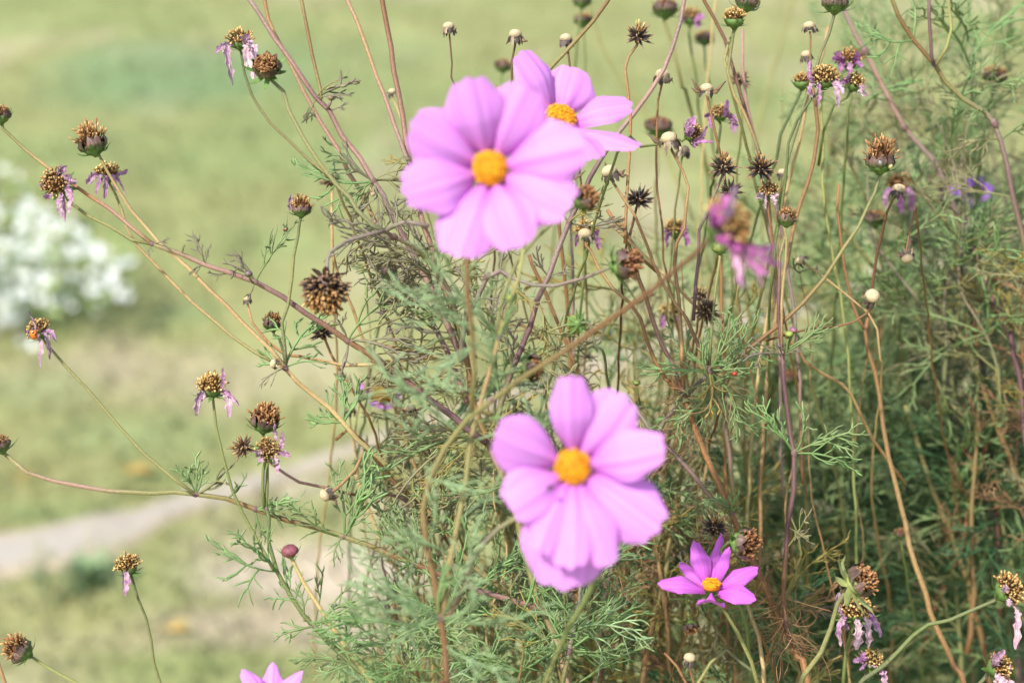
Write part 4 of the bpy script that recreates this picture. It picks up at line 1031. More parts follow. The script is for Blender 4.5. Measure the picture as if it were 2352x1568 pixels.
# particular leaves: (branch, base, tip)
for L in [("sideA", 595, 651, 655, 520, "green", -1), ("sideA", 595, 651, 545, 572, "grey", 0), ("sideA", 540, 630, 470, 640, "grey", 0), ("sideA", 585, 652, 565, 690, "grey", -.5), ("sideA", 500, 615, 482, 566, "grey", -.6), ("sideA", 560, 640, 530, 580, "grey", -.6),
          ("sideA", 440, 595, 425, 570, "grey", -.5), ("sideA", 352, 561, 332, 585, "grey", -.5), ("sideA", 352, 561, 386, 556, "grey", -.5),
          ("sideA", 808, 790, 1010, 640, "olive", -1), ("sideA", 808, 790, 935, 740, "grey", -2), ("sideA", 808, 790, 860, 655, "green", -1.5), ("sideA", 808, 790, 800, 860, "grey", -.5), ("sideA", 800, 785, 780, 720, "grey", -.5),
          ("sideA", 870, 835, 1010, 780, "olive", 1), ("sideA", 930, 880, 1060, 850, "olive", -1),
          ("pinkA", 735, 232, 762, 150, "olive", -.8), ("pinkA", 735, 232, 815, 168, "grey", -.6), ("pinkA", 738, 240, 798, 210, "grey", -.8), ("pinkA", 740, 245, 795, 245, "grey", -.6), ("pinkA", 735, 240, 705, 280, "olive", -.7),
          ("pinkA", 855, 413, 735, 350, "green", -1), ("pinkA", 855, 413, 935, 335, "olive", -1), ("pinkA", 850, 413, 770, 365, "grey", -1), ("pinkA", 860, 418, 825, 520, "olive", -.5), ("pinkA", 860, 418, 960, 378, "olive", .5), ("pinkA", 865, 425, 795, 455, "green", -1), ("pinkA", 862, 420, 905, 530, "grey", -1.5), ("pinkA", 855, 413, 690, 440, "fresh", -1.2),
          ("trunk", 945, 388, 1010, 370, "yellow", -.5), ("trunk", 945, 385, 885, 375, "yellow", -.5), ("trunk", 985, 570, 810, 600, "olive", -1), ("trunk", 990, 580, 840, 650, "grey", -1), ("trunk", 995, 600, 905, 610, "olive", -1.5), ("trunk", 1000, 620, 1110, 560, "olive", -1), ("trunk", 1005, 630, 1100, 640, "yellow", 1), ("trunk", 1030, 690, 880, 640, "olive", -2), ("trunk", 1030, 690, 870, 710, "grey", -1),
          ("trunk", 1060, 775, 850, 830, "olive", -1), ("trunk", 1060, 775, 900, 760, "grey", -2), ("trunk", 1065, 790, 1190, 760, "olive", -1), ("trunk", 1060, 775, 960, 700, "green", -1.5), ("trunk", 1080, 890, 860, 880, "olive", -1), ("trunk", 1085, 910, 890, 960, "olive", -2), ("trunk", 1115, 1000, 860, 1000, "green", -2), ("trunk", 1115, 1000, 830, 1060, "olive", -1), ("trunk", 1115, 1000, 960, 1080, "yellow", -2), ("trunk", 1118, 1005, 940, 930, "olive", -1), ("trunk", 1150, 1090, 990, 1150, "olive", -1), ("trunk", 1160, 1110, 1060, 1200, "green", -2),
          ("sideB", 450, 1133, 460, 1045, "green", -.6), ("sideB", 450, 1133, 425, 1060, "fresh", -.4), ("sideB", 452, 1133, 490, 1085, "green", -.4), ("sideB", 480, 1140, 540, 1105, "olive", -.5), ("sideB", 520, 1150, 580, 1120, "green", -.5), ("sideB", 608, 1178, 675, 1140, "fresh", -.8), ("sideB", 608, 1178, 700, 1172, "green", -1), ("sideB", 608, 1180, 590, 1250, "green", -.5), ("sideB", 605, 1178, 640, 1190, "green", -.6),
          ("sideB", 795, 1230, 810, 1080, "green", -1), ("sideB", 795, 1230, 900, 1090, "fresh", -1), ("sideB", 795, 1230, 860, 1160, "green", -1), ("sideB", 790, 1232, 640, 1215, "green", -1.2), ("sideB", 790, 1232, 735, 1265, "green", -.8), ("sideB", 940, 1290, 930, 1130, "green", -1), ("sideB", 940, 1290, 985, 1190, "green", -1.5), ("sideB", 935, 1290, 850, 1200, "green", -1), ("sideB", 940, 1290, 1010, 1180, "olive", -1),
          ("sideC", 656, 848, 700, 690, "fresh", 1), ("sideC", 660, 850, 720, 780, "fresh", 1), ("sideC", 650, 845, 560, 830, "fresh", .6), ("sideC", 650, 846, 590, 870, "grey", .3), ("sideC", 790, 975, 690, 940, "fresh", 1), ("sideC", 790, 975, 785, 860, "fresh", 1), ("sideC", 795, 980, 700, 970, "fresh", 1), ("sideC", 790, 975, 850, 880, "fresh", 1),
          ("greenD", 721, 1436, 630, 1445, "green", -.8), ("greenD", 721, 1436, 800, 1310, "green", -.8), ("greenD", 721, 1436, 745, 1300, "green", -.6), ("greenD", 724, 1436, 800, 1400, "green", -1), ("greenD", 640, 1315, 500, 1295, "fresh", -2.5), ("greenD", 650, 1335, 560, 1245, "fresh", -2.5), ("greenD", 800, 1515, 680, 1500, "green", -.8), ("greenD", 800, 1515, 770, 1420, "green", -.6), ("greenD", 805, 1520, 720, 1560, "green", -.8),
          ("near", 1016, 1420, 880, 1300, "blue", -2), ("near", 1016, 1420, 830, 1410, "blue", -3), ("near", 1016, 1420, 1130, 1250, "blue", -2), ("near", 1018, 1425, 850, 1530, "blue", -3), ("near", 1018, 1425, 1160, 1420, "blue", -2), ("near", 1018, 1425, 1180, 1530, "blue", -3), ("near", 1018, 1425, 960, 1320, "fresh", -1), ("near", 1016, 1420, 910, 1450, "blue", -2), ("near", 1022, 1480, 1120, 1560, "blue", -2), ("near", 985, 1110, 1090, 1080, "blue", -1), ("near", 975, 1200, 1060, 1130, "blue", -1),
          ("nearMid", 1146, 770, 940, 740, "blue", -3), ("nearMid", 1146, 770, 900, 855, "blue", -2), ("nearMid", 1146, 770, 920, 650, "blue", -2), ("nearMid", 1146, 770, 1200, 690, "fresh", -1), ("nearMid", 1146, 770, 1060, 600, "blue", -2),
          ("nearMid", 1100, 950, 1230, 900, "fresh", -1), ("nearMid", 1051, 1195, 1160, 1120, "blue", -1), ("nearMid", 1040, 1270, 930, 1190, "blue", -1),
          ("redR", 1827, 1046, 1955, 965, "green", -.7), ("redR", 1827, 1046, 1960, 1015, "fresh", -.9), ("redR", 1827, 1046, 1768, 915, "fresh", -.5), ("redR", 1827, 1046, 1900, 950, "green", -.4), ("redR", 1827, 1046, 1765, 960, "fresh", .3), ("redR", 1797, 815, 1905, 745, "green", -.7), ("redR", 1797, 815, 1880, 715, "green", -.5), ("redR", 1797, 818, 1845, 800, "grey", -.5), ("redR", 1797, 818, 1765, 790, "olive", -.5), ("redR", 1815, 1180, 1873, 1225, "olive", -.6), ("redR", 1808, 1240, 1870, 1195, "olive", -.8),
          ("greenE", 1630, 856, 1720, 740, "green", -.8), ("greenE", 1630, 856, 1500, 850, "fresh", -1), ("greenE", 1630, 856, 1730, 860, "green", -1), ("greenE", 1630, 856, 1640, 950, "yellow", -1), ("greenE", 1632, 858, 1760, 930, "green", .5), ("greenE", 1628, 850, 1520, 780, "green", 1), ("greenE", 1628, 850, 1790, 770, "fresh", 1.5), ("greenE", 1640, 900, 1545, 960, "green", 1), ("greenE", 1660, 950, 1750, 1000, "green", 1),
          ("bristle", 1310, 1490, 1445, 1380, "fresh", -1), ("bristle", 1310, 1490, 1430, 1500, "green", -1), ("bristle", 1310, 1490, 1230, 1400, "fresh", -1), ("mauveTop", 1310, 505, 1385, 430, "olive", -1), ("mauveTop", 1259, 632, 1310, 620, "grey", -.7), ("mauveTop", 1259, 632, 1200, 590, "grey", -.7), ("mauveTop", 1236, 690, 1310, 790, "yellow", .5), ("mauveTop", 1216, 749, 1350, 820, "olive", -.5), ("mauveTop", 1190, 800, 1330, 890, "olive", -.6), ("mauveTop", 1200, 795, 1390, 780, "olive", .5)]:
    leaf_at(*L)
for L in [("orangeA", 1571, 905, 1560, 1010), ("orangeA", 1571, 905, 1480, 900), ("orangeA", 1571, 905, 1600, 1030), ("orangeA", 1571, 905, 1510, 960), ("orangeA", 1571, 905, 1420, 860), ("orangeA", 1575, 910, 1590, 960),
          ("orangeA", 1680, 1180, 1650, 1290), ("orangeA", 1690, 1200, 1700, 1330), ("orangeA", 1700, 1240, 1630, 1260), ("orangeA", 1690, 1200, 1750, 1300), ("orangeA", 1720, 1270, 1760, 1400), ("orangeA", 1797, 1445, 1780, 1560), ("orangeA", 1797, 1445, 1850, 1550), ("orangeA", 1797, 1420, 1855, 1470), ("orangeA", 1770, 1380, 1770, 1500), ("orangeA", 1797, 1445, 1800, 1590),
          ("pinkMid", 1440, 540, 1425, 560), ("pinkMid", 1440, 545, 1455, 600), ("stub", 1436, 545, 1440, 480), ("orangeA", 1600, 1000, 1570, 1090), ("greenE", 1593, 740, 1555, 800), ("greenE", 1640, 890, 1600, 930), ("greenE", 1632, 860, 1760, 960),
          ("redR", 1801, 1400, 1820, 1560), ("redR", 1802, 1380, 1730, 1440), ("redR", 1801, 1420, 1740, 1560), ("redR2", 1784, 700, 1790, 720), ("oliveB", 1529, 1300, 1450, 1400), ("oliveB", 1520, 1340, 1560, 1440), ("oliveB", 1529, 1322, 1470, 1450), ("oliveB", 1540, 1250, 1500, 1400), ("bristle", 1345, 1300, 1420, 1400), ("bristle", 1345, 1300, 1480, 1370), ("oliveB", 1505, 1400, 1560, 1490), ("trunk", 945, 385, 930, 440), ("mauveB", 1530, 1017, 1500, 1110), ("mauveB", 1500, 990, 1520, 1080)]:
    leaf_at(*L[:5], "dry" if (L[1] + L[4]) % 5 else "rust", -.6, True)

# ================================================================== FLOWERS IN BLOOM
fresh("largest open pink cosmos facing the lens, eight broad petals, topmost of the two big blooms", (1125, 387), -18, (-.05, .12, 1), 38,
      [(1072, 182, 122, .9), (1207, 200, 128, .8), (1342, 338, 140, .7), (1308, 470, 142, 1.0), (1192, 572, 128, 1.0), (1048, 584, 132, 1.1), (927, 440, 130, .9), (948, 285, 128, .9)],
      [(1092, 470, -15), (1074, 590, -14), (1078, 672, -14), (1082, 760, -13.5), (1086, 850, -13), (1083, 945, -12.7)], -12.7, "ygreen olive brown olive", (9, 12))
fresh("lower large pink cosmos facing the lens, with a limp petal hanging under it", (1316, 1072), -18, (-.06, .16, 1), 38,
      [(1310, 862, 88, .7), (1432, 915, 138, .7), (1530, 1030, 104, 1.1), (1505, 1215, 142, .7), (1395, 1300, 84, .9), (1312, 1298, 110, 1.4), (1292, 1342, 190, .3), (1240, 1265, 84, 1.3), (1165, 1165, 132, .9), (1138, 995, 122, .9)],
      [(1340, 1130, -14.5), (1423, 1242, -13), (1383, 1305, -12), (1343, 1375, -11.5), (1306, 1445, -11), (1273, 1522, -10.5), (1250, 1575, -10), (1235, 1660, -10)], -10, "ygreen olive green olive", (12, 14))
fresh("tilted pink cosmos half hidden behind the largest bloom, petals spread above and to its side", (1287, 272), -8, (.25, .62, .75), 34,
      [(1188, 128, 98, .2), (1322, 158, 112, -1.0), (1446, 250, 78, -.3), (1466, 336, 62, 1.1, .02), (1370, 372, 80, 1.6, .02), (1250, 370, 80, 2.0, .02), (1170, 300, 90, 1.2)],
      [(1250, 380, -9), (1218, 500, -10.5), (1203, 572, -11)], -11, "ygreen olive", (8, 8))
fresh("small magenta-pink cosmos seen from the side with narrow petals, low among the dry stems", (1634, 1350), -3, (-.02, .96, .30), 20,
      [(1513, 1348, 44, -.2), (1562, 1292, 30, -1.1), (1592, 1248, 44, -.9), (1655, 1230, 30, -1.4), (1676, 1262, 28, -.6), (1738, 1304, 44, -.3), (1735, 1384, 52, .7), (1634, 1376, 58, 1.5, -.2)],
      [(1655, 1395), (1666, 1405), (1696, 1455), (1723, 1512), (1745, 1590), (1765, 1650)], 0, "green olive ygreen", (8, 10), np.array(lin((198, 104, 200))), dome=.8, discz=.4, point=.18, bulk=1.1, face=.45)
fresh("pink cosmos cut off by the bottom picture edge, only pointed petal tips showing", (622, 1625), -8, (.05, .85, .6), 34,
      [(552, 1543, 66, -.6), (626, 1522, 60, -1.2), (700, 1548, 60, -.6), (510, 1610, 80, .3), (740, 1610, 80, .3), (650, 1680, 90, 1.2)], [(628, 1700), (640, 1800)], -6, "green", (10, 11), point=.3, bulk=.85)
fresh("far blurred cosmos with a dull yellow dome and one mauve-pink petal, behind the reddish branch", (880, 905), 13, (.1, .75, .6), 26,
      [(822, 892, 34, 0), (905, 935, 34, .3), (860, 940, 34, .5), (920, 905, 26, -.2)], [(888, 960), (893, 1010), (897, 1080)], 12, "green", (6, 7), np.array(lin((186, 130, 190))), dome=1.7, disc_col=(176, 138, 50))
fresh("far blurred violet cosmos turned away at the picture side of the bush", (2245, 440), 26, (.5, .6, -.3), 16,
      [(2192, 458, 62, 0), (2222, 470, 62, .3), (2270, 418, 44, -.2), (2240, 410, 40, -.4), (2275, 450, 40, 0)], [(2250, 500), (2262, 560)], 21, "green", (7, 7), np.array(lin((156, 108, 196))), face=.6, disc_col=(120, 110, 60))

# ================================================================== WITHERED FLOWERS
withered("withered head with pale limp petals and golden florets, above the round brown head", (553, 114), 0, (-.08, 1, .25), 27,
         [(-18, 76, 24, .4), (-58, 2, 20, .5), (28, 52, 30, .1), (14, -34, 26, .8), (34, 15, 30, .3), (12, 38, 26, .0), (-36, 12, 18, .2)], [(556, 122), (562, 170), (578, 220), (590, 240), (621, 283), (671, 333), (715, 370), (748, 400), (770, 422)], -2, "dgreen tan olive tan", (6, 7), 80, .75, .95)
withered("hooded mauve withered flower with a dark hollow centre, before a reddish branch", (137, 430), 0, (-.25, .35, .9), 31,
         [(13, 74, 20, .7), (-3, 62, 20, .6), (26, 52, 22, .5), (36, -4, 34, .5), (-38, -8, 26, .6), (-4, -44, 40, .6), (-34, 22, 22, .7), (24, -30, 34, .5), (34, 26, 20, .7)], [(150, 455), (160, 463), (200, 495), (253, 522), (300, 549), (350, 561)], 0, "olive", (7, 8), 80, .5)
withered("drooping mauve withered flower just behind the plump brown head on its tan stalk", (247, 418), 2.5, (.05, 1, .1), 27,
         [(-48, 0, 26, .7), (-6, 30, 18, .9), (20, 12, 20, .8), (38, 16, 16, .7), (50, -26, 18, .8), (-24, 24, 16, .8)], [(262, 440), (280, 480), (290, 520), (313, 559), (350, 602), (400, 652), (447, 696), (483, 729), (533, 772), (588, 809), (645, 840)], 1, "olive tan olive", (6, 8), 75, .8)
withered("withered head carrying an orange insect pupa, beside the white-flowered bush", (98, 774), 0, (-.4, .9, .3), 26,
         [(0, 56, 17, .4), (16, 42, 26, .5), (-42, -20, 14, .9), (-26, -62, 20, .6), (30, 5, 22, .6)], [(103, 783), (150, 840), (215, 905), (270, 975), (330, 1040), (400, 1100), (446, 1132)], 0, "olive", (6, 8), 85, .55)
withered("upright withered head with a neat golden crown and three hanging petals above the grass", (488, 910), 0, (0, 1, .28), 31,
         [(-38, 36, 24, .6), (-24, 10, 18, .3), (38, 40, 28, .2), (60, 10, 22, .7), (22, -66, 16, .7)], [(490, 922), (497, 985), (515, 1060), (535, 1130), (560, 1180), (588, 1232), (608, 1272), (631, 1312)], 0, "olive green olive", (6, 8), 110, .85, .9)
withered("small pink withered flower facing forward, just under the brown tufted head on the same stem", (611, 1040), -.4, (.28, .5, .85), 25,
         [(-14, -8, 24, .4), (16, 22, 26, .2), (26, 40, 16, .6), (60, 4, 22, .7), (16, -72, 22, .5), (36, -50, 24, .5), (-8, 20, 20, .5)], [(606, 1060), (605, 1080), (605, 1128), (608, 1168)], 0, "green", (7, 8), 80, .7)
withered("lone golden withered head with a single hanging mauve petal, over the pale path", (299, 1318), 0, (-.22, 1, .2), 27,
         [(-8, 42, 20, .6), (-16, 34, 14, .4)], [(303, 1330), (315, 1375), (335, 1420), (348, 1470), (355, 1520), (370, 1570), (390, 1640)], .5, "dgreen olive", (6, 7), 100, .75, .9)
withered("big blurred wilted flower with dark purple cup and hanging pink petals, nearest the lens", (1636, 542), -19, (.72, .55, .35), 52,
         [(112, 104, 44, .4), (72, 98, 40, .5), (132, 78, 44, .7), (168, 50, 34, .9), (98, 66, 36, .4), (54, -116, 44, .3), (34, -92, 40, .9), (8, -38, 56, 1.7), (30, 14, 56, 1.6), (62, 34, 44, 1.6), (148, 24, 36, .8), (10, -70, 44, 1.5)], None, None, "olive", (10, 10), 120, .6, 1.0, pcol=np.array(lin((196, 112, 176))))
withered("withered flower with four long limp petals, in front of the dark purple pair", (1894, 202), 0, (-.08, 1, .4), 31,
         [(-30, 20, 24, .6), (-14, 40, 18, .8), (30, 36, 20, .5), (-28, -62, 26, .8), (34, -20, 20, .5), (42, 8, 16, .6)], [(1884, 212), (1867, 225), (1831, 283), (1811, 333), (1804, 400), (1794, 467), (1785, 560), (1770, 680)], 1, "dgreen green olive", (6, 8), 95, .7)
withered("dark purple withered flower, upper one of the blurred pair beside the long mauve stem", (1948, 158), 7, (.05, 1, .35), 28,
         [(-26, -40, 36, 1.2), (30, -4, 26, 1.1), (-14, 5, 24, 1.1), (20, -38, 30, 1.2), (6, 14, 20, .9)], [(1950, 175), (1953, 230), (1945, 320)], 8, "green", (6, 7), 80, .45)
withered("greyish purple withered flower with an orange disc, lower one of the blurred pair", (1955, 208), 4, (.4, .85, .3), 25,
         [(-20, -28, 32, 1.1), (35, 6, 28, .4), (-8, -40, 30, .7), (24, -20, 16, .5)], [(1945, 222), (1915, 240), (1890, 300), (1880, 380)], 6, "green", (6, 7), 70, .8)
withered("purple withered flower with a round amber disc, directly under the sparse winged seed head", (1653, 277), 6, (0, 1, .35), 24,
         [(-36, -12, 24, .9), (34, 24, 30, .7), (18, -50, 24, .9), (40, 0, 30, .8), (-20, 14, 20, .9)], [(1654, 290), (1653, 327), (1645, 380)], 7, "dgreen", (6, 6), 70, .75, .5)
withered("sideways magenta withered flower on a level stalk beside the pale round knob", (1576, 316), 0, (.85, .35, .4), 25,
         [(64, 10, 20, .9), (20, -46, 34, .6), (48, -20, 18, .8), (12, -22, 26, .9), (20, 22, 20, .9)], [(1565, 320), (1559, 320), (1509, 332), (1473, 338), (1420, 352)], -3, "green olive", (6, 7), 75, .9)
withered("blurred purple withered flower with ochre disc, between upright tan stems under the dark star", (1551, 545), 9, (0, 1, .3), 26,
         [(-26, 18, 22, 1.1), (26, 20, 24, 1.1), (-24, -18, 24, 1.0), (22, -30, 24, .9)], [(1552, 580), (1550, 650)], 10, "green", (6, 6), 70, .7)
withered("drooping pink withered flower with five long petals, behind the head with pale star sepals", (1966, 1422), .8, (-.1, 1, .35), 36,
         [(-36, 52, 22, .6), (4, 64, 32, .3), (26, 62, 26, .3), (54, 32, 24, .7), (-44, -62, 28, .5), (-20, 20, 24, .6), (40, 12, 20, .7), (-34, 20, 18, .6)], [(1960, 1440), (1945, 1490), (1935, 1600)], 2, "green", (8, 9), 120, .8)
withered("grey-purple crumpled withered flower at the bottom, below the five-petal drooping one", (1994, 1532), .5, (.35, 1, .35), 27,
         [(-30, -12, 34, .9), (-12, -34, 26, .9), (40, 38, 26, .5), (10, -6, 24, .1), (34, 14, 22, .6), (-20, 6, 24, 1.0)], [(1990, 1550), (1981, 1562), (1960, 1640)], 1, "greygreen", (8, 9), 95, .95)
withered("golden withered head with one long twisted petal, on a curved grey-green stalk", (2290, 1370), -1, (.8, .6, .25), 36,
         [(42, 100, 24, .2), (22, -30, 20, .5), (30, 20, 22, .3)], [(2284, 1378), (2231, 1405), (2181, 1425), (2131, 1435), (2097, 1458), (2064, 1495), (2031, 1525), (1981, 1562), (1940, 1610)], 0, "greygreen green greygreen", (8, 11), 120, .75, .9)
withered("bottom corner withered head with pale curled petals wrapped over its golden disc", (2270, 1538), -.5, (.9, .4, .4), 31,
         [(30, 40, 40, .0), (46, 34, 30, .2), (36, -48, 30, .6), (52, -10, 16, .7), (18, -30, 30, .6), (60, 26, 14, .3)], [(2264, 1552), (2240, 1580), (2220, 1640)], 0, "greygreen", (9, 10), 100, .85)
withered("blurred violet withered head by the picture top, hanging over a clear patch of meadow", (1585, 58), 18, (.1, 1, .25), 25,
         [(30, -14, 30, 1.0), (-24, -10, 20, 1.0), (18, 6, 24, 1.0)], [(1582, 80), (1589, 127), (1597, 170), (1604, 230)], 19, "green", (6, 6), 60, .6)
withered("purple-grey blurred withered head behind the bent brown knob stalk in the bush middle", (1346, 548), 5, (0, 1, .3), 26,
         [(30, 20, 24, 1.2), (-24, 14, 20, 1.1), (24, -20, 24, 1.1)], [(1345, 570), (1340, 640), (1335, 720)], 6, "green", (6, 6), 70, .9)
withered("very blurred mauve withered flower with brown disc, under the plump two-insect head", (2066, 448), 13, (0, 1, .25), 30,
         [(-34, 24, 34, .8), (30, 30, 30, .8), (4, 36, 30, .8)], [(2068, 480), (2072, 560)], 14, "green", (7, 7), 80, .4)
withered("dim mauve withered flower deep behind the tan stems, above the lower large bloom", (1540, 735), 12, (0, 1, .2), 25,
         [(-20, 20, 24, 1.1), (18, 28, 24, 1.1), (24, -10, 20, 1.1)], [(1541, 760), (1545, 820)], 12, "olive", (6, 6), 60, .8)
withered("withered head with grey curled petals straight under the neat black seed star", (1766, 455), .5, (-.1, 1, .45), 23,
         [(-28, -10, 22, .1), (14, 14, 20, .0), (-4, 22, 16, .1), (20, -4, 14, .3)], [(1768, 470), (1775, 540), (1782, 640)], 2, "tan", (6, 7), 70, .75)

# ================================================================== SPENT BROWN HEADS
spent("plump brown-tufted spent head with purple cup on the tan stalk above the hooded mauve flower", (222, 356), 0, (-.32, 1, .15), 33,
      [(228, 362), (245, 392), (260, 420), (300, 480), (335, 525), (370, 560), (400, 584), (480, 660), (560, 745), (620, 805), (655, 843)], .3, "green tan ltan tan ltan", (6, 10), 85, 1.25, gold=.35)
spent("round rusty-brown spent head facing forward, below the pale limp-petalled withered flower", (618, 168), -3, (-.08, .5, .85), 32,
      [(620, 180), (648, 213), (665, 253), (698, 317), (731, 370), (775, 423), (801, 457), (821, 483), (855, 515), (884, 530)], -4, "greygreen olive greygreen", (8, 11), 130, .55, gold=.15, sep=1.4, ang=80)
spent("slim green-cupped spent head with ginger tuft and a mauve scrap, left of the largest bloom", (692, 498), 0, (0, 1, .12), 23,
      [(688, 520), (685, 540), (672, 640), (660, 700), (650, 740), (655, 800), (657, 842)], .3, "dgreen olive greygreen", (6, 8), 60, 1.15, gold=.4, sep=1.4, petals=[(-20, -52, 18, .5)])
spent("compact brown spent head on a short dark stalk, left of the hanging dark head", (628, 760), 2.5, (-.08, 1, .1), 22,
      [(632, 768), (640, 778), (651, 806), (657, 842)], .6, "dgreen", (6, 7), 80, .9, gold=.15)
spent("tall spent head with upright tuft and two tiny insects on its purple cup", (2020, 398), 0, (.05, 1, .1), 33,
      [(2021, 404), (2011, 440), (1994, 480), (1971, 522), (1944, 566), (1897, 636), (1847, 696), (1797, 742), (1764, 772), (1743, 786), (1709, 812), (1669, 842), (1632, 857)], .5, "greygreen olive brown greygreen", (7, 11), 70, 1.35, gold=.2)
spent("small dark-cupped spent head with light rusty tuft beside the big blurred pink wilted flower", (1806, 520), 0, (.05, 1, .15), 23,
      [(1805, 530), (1804, 545), (1802, 600), (1797, 700), (1796, 790)], 0, "olive tan", (6, 7), 55, .9, gold=.1)
spent("sideways purple-brown spent head with ragged rusty tuft on the arching grey stalk", (1404, 612), -7, (.97, .15, .15), 35,
      [(1398, 618), (1343, 639), (1276, 656), (1226, 656), (1180, 640), (1150, 622)], -2, "green mauve grey mauve", (7, 9), 90, .95, gold=.05, sep=1.5, ang=80, sepcol=C_SEP * 1.4)
spent("blurred brown spent head touching the edge of the largest bloom", (1326, 472), -9, (.72, .6, .35), 32,
      [(1305, 485), (1270, 510), (1230, 545), (1190, 600), (1150, 690), (1140, 770)], -11, "green olive", (7, 8), 90, .75, gold=.1)
spent("golden-topped spent head with fresh green collar at the picture top", (1686, 64), 1.5, (0, 1, .2), 27,
      [(1687, 72), (1679, 117), (1673, 167), (1686, 217), (1709, 260), (1726, 300), (1739, 338), (1752, 400)], 2, "dgreen olive tan greygreen", (7, 8), 95, .7, bract=False, gold=.75)
spent("dark purple spent head tucked behind the golden-topped one at the picture top", (1712, 26), 2.5, (.2, 1, .15), 27, [(1700, 48), (1690, 70), (1670, 100), (1663, 140), (1672, 170)], 2, "olive", (7, 7), 70, .6, gold=.1)
spent("large brown tufted spent head above the small pink withered flower on the twin-headed stem", (604, 992), 0, (.2, 1, .25), 33,
      [(605, 1010), (612, 1045), (615, 1105), (613, 1155), (612, 1170)], 0, "olive green", (7, 9), 130, 1.0, gold=.2)
spent("tilted brown spent head at the lower corner, leaning out of the picture", (70, 1505), 0, (-.88, .55, .2), 30,
      [(74, 1508), (110, 1530), (175, 1568), (240, 1610)], 0, "green ygreen", (6, 8), 110, 1.15, gold=.3)
spent("brown spent head ringed by a star of long pale green sepals, low at the side", (1952, 1346), -3, (.75, .5, .45), 38,
      [(1947, 1352), (1924, 1385), (1907, 1438), (1884, 1495), (1847, 1555), (1800, 1640)], -2, "greygreen olive olive", (9, 13), 130, .7, gold=.1, sep=1.9, ang=92, sepcol=np.array(lin((158, 166, 104))), wid=.3)
spent("fuzzy rust-brown spent head with plum cup, right above the small magenta-pink flower", (1682, 1243), -2.4, (.9, -.12, .4), 37,
      [(1672, 1245), (1660, 1260), (1668, 1310), (1690, 1380), (1712, 1440)], 0, "green", (8, 8), 110, .75, gold=.05, sepcol=C_SEP * 1.3)
spent("hollow brown spent head blurred against the near diagonal stem", (1204, 846), -8, (.88, .05, .45), 29, [(1196, 848), (1150, 858), (1110, 890), (1095, 960)], -11, "green", (7, 7), 90, .5, gold=.15)
spent("green cup of a spent head cut off by the picture top, on a leaning stalk", (1917, 30), 1, (.02, 1, .15), 32,
      [(1917, 38), (1904, 80), (1887, 117), (1857, 213), (1837, 277), (1814, 350), (1800, 420), (1790, 500)], 3, "greygreen olive tan olive", (7, 8), 60, .8, sep=1.5, ang=80)
spent("purple spent head cut by the picture edge, start of the long green-to-red branch", (3, 284), 0, (-.08, 1, .12), 24,
      [(8, 290), (60, 345), (100, 378), (165, 425), (250, 482), (310, 526), (350, 560)], 0, "dgreen olive tan orange pink tan", (7, 10), 60, .8, sep=1.7, ang=50)
spent("purple spent head cut by the picture edge at the tip of the curved low branch", (8, 1040), 0, (-.35, .9, .15), 24, [(14, 1045)], 0, "olive", (8, 9), 60, .8, sep=1.6, ang=60)
spent("blurred ginger spent head beyond the feathery leaves, left below the largest bloom", (892, 640), 10, (0, 1, .1), 22, [(892, 655), (875, 720), (860, 800), (845, 900)], 11, "dgreen", (6, 7), 60, .9, gold=.2)
spent("dark blurred spent head with mauve scraps behind the pink-brown stems below the largest bloom", (951, 690), 9, (0, 1, .1), 22, [(950, 705), (942, 780), (935, 850)], 10, "dgreen", (6, 7), 50, .6, gold=.1, petals=[(-22, -20, 22, .8), (24, -14, 20, .8)])
spent("blurred amber spent head left beside the withered flower with four limp petals", (1842, 205), 6, (0, 1, .2), 24, [(1836, 215), (1815, 260), (1795, 310), (1780, 370)], 6, "dgreen", (7, 7), 90, .6, bract=False, gold=.6)
spent("blurred orange-brown spent head on the far upper side of the bush", (2282, 196), 13, (.1, 1, .2), 28, [(2280, 205), (2262, 280), (2250, 360)], 14, "dgreen", (7, 7), 100, .6, gold=.25)
spent("blurred brown and mauve spent head at the top beside the straw stem, above its twin", (1339, 62), 22, (0, 1, .1), 22, [(1339, 70), (1342, 130), (1340, 200)], 22, "green", (5, 6), 50, .5, gold=.3)
spent("blurred green spent head cut by the picture top over the brown and mauve one", (1338, 18), 20, (0, 1, .1), 22, [(1336, 30), (1326, 90), (1322, 160)], 21, "green", (5, 6), 40, .5, gold=.3)
spent("blurred dark brown shaggy head at the picture top, right of the spiky seed star", (1528, 42), 16, (0, 1, .1), 30, [(1526, 50), (1549, 127), (1569, 200), (1592, 265)], 18, "olive", (8, 8), 70, .5, gold=.0)
spent("blurred olive-brown oval head hanging in clear meadow right of the long mauve arching stem", (1618, 104), 20, (0, 1, .1), 22, [(1618, 115), (1630, 200), (1632, 260)], 20, "green", (5, 6), 50, .6, gold=.2)
spent("blurred dark olive head just left above the half hidden pink flower", (1155, 166), 22, (0, 1, .1), 20, [(1155, 175), (1150, 240), (1146, 330)], 22, "green", (5, 6), 40, .5, gold=.0)
spent("fuzzy dark plum head, blurred, directly behind the twin tan stalks of a pale knob", (1513, 314), 17, (0, 1, .2), 32, [(1512, 325), (1508, 400), (1505, 480)], 18, "olive", (6, 6), 90, .4, gold=.0)
spent("blurred ginger head low behind the tall two-insect head", (2010, 520), 15, (0, 1, .2), 26, [(2012, 535), (2030, 640)], 15, "olive", (6, 6), 70, .5, gold=.2)
spent("blurred mauve-tipped small head under the small magenta-pink flower", (1585, 1425), 5, (.05, -.9, .35), 18, [(1583, 1415), (1577, 1380), (1570, 1330)], 6, "green", (6, 6), 40, .8, gold=.1)
